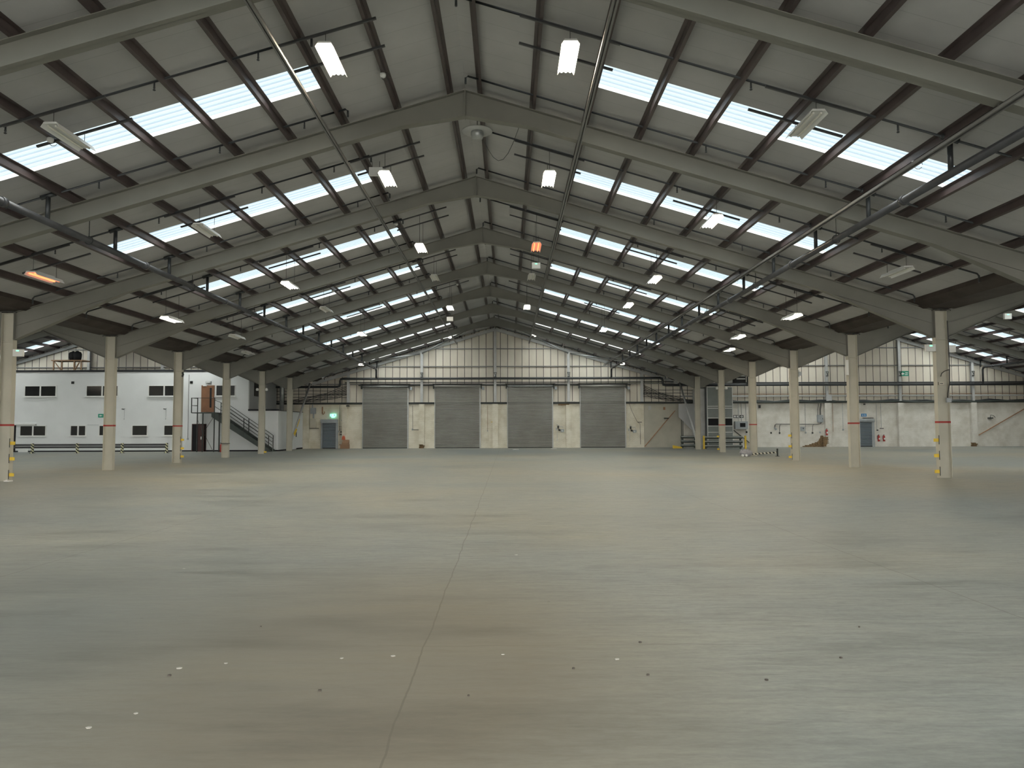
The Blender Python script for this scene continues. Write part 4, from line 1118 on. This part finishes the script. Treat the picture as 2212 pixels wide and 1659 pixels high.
t = thing('exit_sign', 'green exit sign with white arrow on the right gable post', 'sign', (31.85, YE-.30, 5.8))
MB().box(31.52, 32.18, YE-.31, YE-.29, 5.62, 6.02).build('board', 'sign_green', t)
MB().prism([(31.56, 5.80), (31.72, 5.92), (31.72, 5.85), (31.82, 5.85), (31.82, 5.76), (31.72, 5.76), (31.72, 5.69)], YE-.315, YE-.31)\
    .box(31.90, 32.12, YE-.315, YE-.31, 5.84, 5.90).box(31.88, 32.10, YE-.315, YE-.31, 5.71, 5.76).build('arrow', 'white_mark', t)
t = thing('direction_sign', 'small dark sign with white arrow and symbol right of the grey booth', 'sign', (18.5, YE, 2.45))
MB().box(18.1, 18.6, YE-.02, YE, 2.33, 2.55).box(18.62, 18.92, YE-.02, YE, 2.33, 2.55).build('board', 'dark_steel', t)
MB().box(18.14, 18.30, YE-.025, YE-.02, 2.37, 2.51).box(18.36, 18.56, YE-.025, YE-.02, 2.37, 2.51).prism([(18.88, 2.44), (18.78, 2.53), (18.78, 2.47), (18.66, 2.47), (18.66, 2.41), (18.78, 2.41), (18.78, 2.35)], YE-.025, YE-.02).build('symbol', 'white_mark', t)
t = thing('control_cabinet', 'grey control cabinet with a dark screen on the wall beside the grey booth', 'cabinet', (18.5, YE, 1.75))
MB().box(18.15, 19.15, YE-.35, YE, 1.45, 2.05).build('cabinet', 'grey_box', t); MB().box(18.52, 18.95, YE-.36, YE-.35, 1.6, 1.92).build('screen', 'black_void', t)
m = MB()
for x in (18.5, 18.75, 19.1): m.tube([(x, YE-.08, 2.05 if x < 19 else 1.25), (x, YE-.08, 3.5)], .025, 6)
m.build('conduit', 'gable_steel', t); MB().lathe([(.01, 0), (.07, .01), (.07, .14), (.01, .15)], (19.12, YE-.1, 1.12), 10).build('bell', 'dark_steel', t)
wbox('wall_camera', 'small dark camera at the top of the white wall, right of the seventh column', 'camera', 20.2, 3.22, .12, .24, 'plinth', .2)
wbox('grey_motor_box', 'grey box at the foot of the gable post above the electrical cabinet', 'box', 25.75, 3.92, .42, .5, 'shade_grey', .3)
wbox('wall_lamp', 'dark bracket lamp on the white wall right of the damaged brick pier', 'lamp', 38.75, 2.25, .34, .10, 'dark_steel', .2,
     lambda t: MB().tube([(38.75, YE-.1, 2.3), (38.78, YE-.1, 2.5), (39.0, YE-.1, 2.45), (39.15, YE-.1, 2.3)], .02, 5).build('arm', 'dark_steel', t))
wbox('wall_hook', 'tiny dark hook near the top of the wall above the restroom sign', 'hook', 28.65, 3.38, .10, .08, 'dark_steel', .15)

# grey panelled booth
YBo = 57.2
def Xb(px): return (px-1097.2)/1600*YBo
t = thing('panelled_booth', 'tall grey panelled booth with dark windows behind the crash barriers at right', 'booth', (Xb(1556), YBo, 0))
MB().box(Xb(1529), Xb(1583), YBo, YE-.01, 0, 4.72).build('body', 'grey_panel', t)
x0, x1 = Xb(1528), Xb(1584)
m = MB()
for z in (.02, 1.18, 1.66, 2.28, 3.02, 3.18, 4.66): m.box(x0, x1, YBo-.03, YBo, z, z+.05)
for x in (x0, x1-.05): m.box(x, x+.05, YBo-.03, YBo, 0, 4.72)
m.build('frame', 'white_enamel', t)
for a, b_ in ((x0+.08, Xb(1553)), (Xb(1559), x1-.08)): MB().box(a, b_, YBo-.012, YBo, 1.73, 2.26).build('window', 'black_void', t)
MB().box(Xb(1512), Xb(1527.5), YBo+.5, YE-.01, 0, 4.6).build('side_panel', 'gable_steel', t)
MB().box(Xb(1478), Xb(1513), YE-.45, YE-.40, 2.35, 3.45).prism([(Xb(1480), 2.35), (Xb(1512), 2.35), (Xb(1512), 1.2)], YE-.45, YE-.40).build('hanging_panel', 'shade_grey', t)
m = MB()
for x in (Xb(1485), Xb(1488)): m.tube([(x, YE-.3, 0), (x, YE-.3, 2.4)], .03, 6)
m.build('post', 'dark_green', t)
t = thing('duct_unit', 'black and silver ventilation unit above the grey booth', 'ventilation unit', (18.4, 57.5, 5.2))
MB().box(Xb(1583), Xb(1612), 57.0, 57.8, 5.05, 5.75).build('casing', 'plinth', t)
for z in (5.25, 5.48): MB().box(Xb(1591)+.02, Xb(1610), 56.93, 57.0, z, z+.10).build('vane', 'galv', t)
MB().box(Xb(1568), Xb(1583), 57.0, 57.8, 5.0, 5.4).build('inlet', 'gable_steel', t)
MB().bar((Xb(1600), 57.4, 5.75), (Xb(1600), 57.4, 6.4), .03).build('hanger', 'dark_steel', t)
# silver flue beside the office
o = MB().tube([(-17.55, 57.6, 2.9), (-17.55, 57.6, 6.2)], .16, 14).build('flue', 'galv', None, True); tag(o, 'thick silver flue pipe rising from the annex roof right of the office', 'flue', 'silver flues')
o = MB().tube([(-17.15, 57.9, 2.9), (-17.15, 57.9, 6.0)], .07, 10).build('flue', 'galv', None, True); tag(o, 'thin silver flue pipe beside the thick one on the annex roof', 'flue', 'silver flues')

# crash barriers at right
for (xa, xb_, yy, lab, posts) in ((13.35, 14.6, 57.3, 'dark green crash barrier left of the yellow post, by the booth', ()), (14.55, 17.4, 55.0, 'dark green crash barrier between two yellow posts before the booth', (14.55, 17.4))):
    t = thing('crash_barrier', lab, 'barrier', ((xa+xb_)/2, yy, 0), 'crash barriers by the booth')
    for z in (.10, .42, .74):
        MB().prismx([(yy-.02, z), (yy-.08, z+.04), (yy-.08, z+.16), (yy-.02, z+.20), (yy, z+.20), (yy, z)], xa, xb_).build('rail', 'dark_green', t)
        MB().box(xa+.02, xb_-.02, yy-.085, yy-.08, z+.12, z+.16).build('bright_edge', 'galv', t)
    m = MB().box(xa+.05, xa+.17, yy, yy+.1, 0, .95).box(xb_-.2, xb_-.08, yy, yy+.1, 0, .95); m.build('stanchion', 'dark_green', t)
for x, lab in ((14.5, 'left'), (17.58, 'right')):
    o = MB().box(x-.06, x+.06, 54.80, 54.91, 0, .97).box(x-.10, x+.10, 54.76, 54.95, 0, .02).build('yellow_post', 'yellow_paint'); tag(o, 'yellow guard post at the %s end of the barrier before the booth' % lab, 'post', 'yellow guard posts')
o = MB().lathe([(.01, 0), (.16, 0), (.16, .02), (.10, .03), (.03, .38), (.01, .38)], (17.45, 53.2, 0), 12).build('traffic_cone', 'orange_red'); tag(o, 'small orange-red cone in front of the right yellow post', 'cone')
o = MB().prism([(12.62, 0), (13.3, 0), (13.25, .12), (12.95, .17), (12.62, .24)], 56.6, 56.9).build('floor_bracket', 'yellow_paint'); tag(o, 'yellow steel floor bracket beside the farthest right column', 'bracket')

# fallen barrier pole with base
t = thing('barrier_pole', 'black and cream striped barrier pole lying on the floor by the right column', 'barrier', (14.1, 40.7, 0))
MB().tube([(13.35, 40.72, .12), (14.84, 40.72, .22)], .045, 10).build('pole', 'hazard_pole', t)
MB().box(14.80, 14.85, 40.67, 40.77, 0, .42).box(14.74, 14.90, 40.6, 40.84, 0, .02).build('end_plate', 'dark_steel', t)
t = thing('grey_bundle', 'crumpled grey bundle with two white rolls at the end of the striped pole', 'bundle', (13.05, 40.6, 0))
import bmesh
bm = bmesh.new(); bmesh.ops.create_icosphere(bm, subdivisions=3, radius=1)
random.seed(9)
for v in bm.verts:
    v.co = Vector((v.co.x*.34, v.co.y*.22, (v.co.z*.5+.42)*.42)) * (1+.12*math.sin(v.co.x*9+v.co.y*7)*math.cos(v.co.z*8)); v.co.z = max(0, v.co.z)
me = bpy.data.meshes.new('cloth'); bm.to_mesh(me); bm.free(); me.materials.append(MATS['grey_cloth'])
o = bpy.data.objects.new('cloth', me); COL.objects.link(o); o.parent = t; o.location = (0, 0, 0)
for x in (-.25, -.06): MB().tube([(13.05+x, 40.30, .07), (13.05+x, 40.45, .07)], .06, 12).build('roll', 'white_enamel', t, True)

WARP = False
# services on the nearest right column
x, y = XV1, F(2)
t = thing('column_cable', 'black cable and socket box running down the nearest right column', 'cable', (x+.2, y-.1, 3))
MB().tube([(x+.19, y-.115, 4.9), (x+.20, y-.115, 4.0), (x+.205, y-.115, 3.4), (x+.19, y-.115, 2.95), (x+.12, y-.115, 2.62), (x+.11, y-.115, 2.48)], .016, 6).tube([(x+.19, y-.115, 3.36), (x+.05, y-.11, 3.32), (x-.03, y-.08, 3.25), (x-.05, y-.06, 3.15)], .014, 6).build('cable', 'wire', t)
MB().box(x+.06, x+.20, y-.17, y-.10, 2.34, 2.48).build('socket_box', 'grey_box', t)
MB().box(x-.13, x+.02, y-.10, y-.007, 2.88, 2.98).build('thermostat', 'cream_box', t)
MB().box(x-.10, x-.01, y-.104, y-.10, 2.92, 2.94).build('label_strip', 'dark_steel', t)
o = MB().box(XV1-CD/2-.09, XV1-CD/2-.0, F(3)-.13, F(3)-.02, 3.62, 4.22).build('strip_lamp', 'white_enamel'); tag(o, 'upright white lamp unit on the second right column near its top', 'lamp')
o = MB().box(XV1+CD/2, XV1+CD/2+.13, F(4)-.16, F(4)-.04, 4.02, 4.20).box(XV1+CD/2, XV1+CD/2+.05, F(4)-.1, F(4)-.05, 3.95, 4.3).build('column_camera', 'grey_box'); tag(o, 'grey camera on the right side of the third right column', 'camera')
o = MB().tube([(XV0+CD/2+.02, F(4)-.08, 4.25), (XV0+CD/2+.06, F(4)-.1, 4.15), (XV0+CD/2+.02, F(4)-.1, 4.05)], .05, 8).build('column_bracket', 'dark_steel'); tag(o, 'dark cable gland on the third left column under the haunch', 'bracket')
# cable clamps on left columns
o = MB().box(XV0-CD/2-.012, XV0+CD/2+.012, F(5)-.115, F(5)+.11, .76, .80).build('cable_band', 'dark_steel'); tag(o, 'dark band strapped round the lower part of the fourth left column', 'band')
# cable tangles hanging in the valleys at the column tops
for sd, xv in ((-1, XV0), (1, XV1)):
    for k in range(2, 8):
        random.seed(k*3+sd)
        t = thing('valley_cables', 'loose black cables at the top of the %s column of the %s row' % (['nearest','second','third','fourth','fifth','farthest'][k-2], 'left' if sd < 0 else 'right'), 'cables', (xv, F(k), 5.2), 'loose valley cables')
        for i in range(4):
            y0 = F(k)-.2 - random.random()*.3; sgn = -1 if i % 2 else 1
            p = []
            for q in range(8):
                u = q/7
                p.append((xv + sgn*(.1+random.random()*.05) + (sd*.3-.2*sgn)*u + .05*math.sin(q*3), y0 + .35 + 2.6*u*(1 if i < 3 else .4) if False else F(k) + .05 + 2.4*u*(1 if i < 3 else .4), 5.27 - .10*math.sin(u*PI)*(1+i*.6) + .02*math.sin(q*5)))
            MB().tube(p, .014, 5).build('cable', 'wire', t)
        if sd < 0 or k < 4:
            p = [(xv + math.cos(a*PI/8)*.3, F(k)-.13, 5.22+math.sin(a*PI/8)*.05) for a in range(9)]
            MB().tube(p, .014, 5).build('cable_loop', 'wire', t)
# pale scraps near the shutters
for x, y, lab in ((3.45, 56.9, 'white plastic scrap on the floor in front of the third roller shutter'), (.55, 54.6, 'white paper scrap on the floor before the pillar left of the third shutter')):
    o = MB().prismz([(x-.22, y-.2), (x+.20, y-.25), (x+.25, y+.1), (x-.1, y+.2)], 0, .02).build('floor_scrap', 'white_mark'); tag(o, lab, 'scrap')
# debris on the floor
deb = [(1407,1461),(1690,1472),(330,1460),(1245,1445),(560,1352),(1390,1395),(1815,1420),(1010,1505),(690,1500),(1860,1365)]
fl = [(487,1434),(842,1421),(1084,1424),(402,1447),(735,1420),(560,1150),(1345,1440),(190,1580),(270,1545),(1115,1190)]
spots_d = [(.9, 4.66), (1.63, 4.55), (-2.2, 4.7), (.43, 4.8), (-2.0, 5.9), (.98, 5.4), (2.3, 5.0), (-.24, 4.3), (-1.15, 4.4), (2.8, 5.8)]
spots_f = [(-1.93, 4.95), (-.81, 5.1), (-.04, 5.12), (-2.2, 4.85), (-1.16, 5.05), (-3.8, 11.4), (.75, 5.0), (-2.25, 3.85), (-2.1, 4.05), (.1, 9.3)]
for i, (x, y) in enumerate(spots_d):
    random.seed(i); a = random.random()*3; r0 = .005 + .005*random.random()
    poly = [(x+r0*math.cos(a+q*1.05)*(1+.5*random.random()), y+r0*math.sin(a+q*1.05)*(1+.5*random.random())) for q in range(6)]
    o = MB().prismz(poly, 0, .008).build('stone_chip', 'dark_chip'); tag(o, 'tiny dark stone chip lying on the bare concrete floor in the foreground', 'chip', 'dark chips on the floor')
for i, (x, y) in enumerate(spots_f):
    random.seed(i+50); a = random.random()*3; r0 = .008 + .008*random.random()
    poly = [(x+r0*math.cos(a+q*1.05)*(1+.6*random.random()), y+r0*.8*math.sin(a+q*1.05)*(1+.6*random.random())) for q in range(6)]
    o = MB().prismz(poly, 0, .004).build('plaster_flake', 'pale_flake'); tag(o, 'small pale plaster flake lying on the bare concrete floor', 'flake', 'pale flakes on the floor')

# ------------------------------------------------------------------ world, camera, view
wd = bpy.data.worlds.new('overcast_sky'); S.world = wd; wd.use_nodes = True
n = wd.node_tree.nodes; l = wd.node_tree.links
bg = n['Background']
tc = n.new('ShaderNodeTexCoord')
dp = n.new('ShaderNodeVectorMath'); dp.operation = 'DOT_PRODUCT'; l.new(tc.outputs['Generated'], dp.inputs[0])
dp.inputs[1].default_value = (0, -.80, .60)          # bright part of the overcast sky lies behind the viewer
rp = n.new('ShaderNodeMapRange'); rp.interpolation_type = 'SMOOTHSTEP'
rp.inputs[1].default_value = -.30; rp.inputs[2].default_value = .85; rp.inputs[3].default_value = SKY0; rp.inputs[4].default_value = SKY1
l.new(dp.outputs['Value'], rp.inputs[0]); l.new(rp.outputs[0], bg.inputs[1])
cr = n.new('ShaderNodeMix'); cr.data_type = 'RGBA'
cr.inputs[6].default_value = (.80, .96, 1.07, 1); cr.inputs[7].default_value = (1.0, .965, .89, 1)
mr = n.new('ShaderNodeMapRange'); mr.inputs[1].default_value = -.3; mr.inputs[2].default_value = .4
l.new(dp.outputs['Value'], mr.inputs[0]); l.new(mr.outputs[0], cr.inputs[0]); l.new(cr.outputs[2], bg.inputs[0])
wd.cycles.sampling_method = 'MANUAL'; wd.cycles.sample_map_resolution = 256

cam = bpy.data.cameras.new('camera'); co = bpy.data.objects.new('camera', cam); COL.objects.link(co)
cam.sensor_fit = 'HORIZONTAL'; cam.sensor_width = 36; cam.lens = 36*FPX/2212; cam.clip_end = 300
Mx = Matrix((( R_.x, U_.x, -fwd.x, 0), (R_.y, U_.y, -fwd.y, CAMY), (R_.z, U_.z, -fwd.z, 1.6), (0, 0, 0, 1)))
co.matrix_world = Mx
S.camera = co
vs = S.view_settings; vs.view_transform = 'Standard'; vs.look = 'None'; vs.gamma = 1; vs.use_curve_mapping = False; vs.exposure = 0.0
cy = S.cycles
cy.use_denoising = True; cy.max_bounces = 6; cy.diffuse_bounces = 4; cy.glossy_bounces = 3; cy.transparent_max_bounces = 6; cy.sample_clamp_indirect = 4.0
cy.use_adaptive_sampling = True; cy.adaptive_threshold = .02
for o in bpy.data.objects:
    if '_wo' in o: del o['_wo']
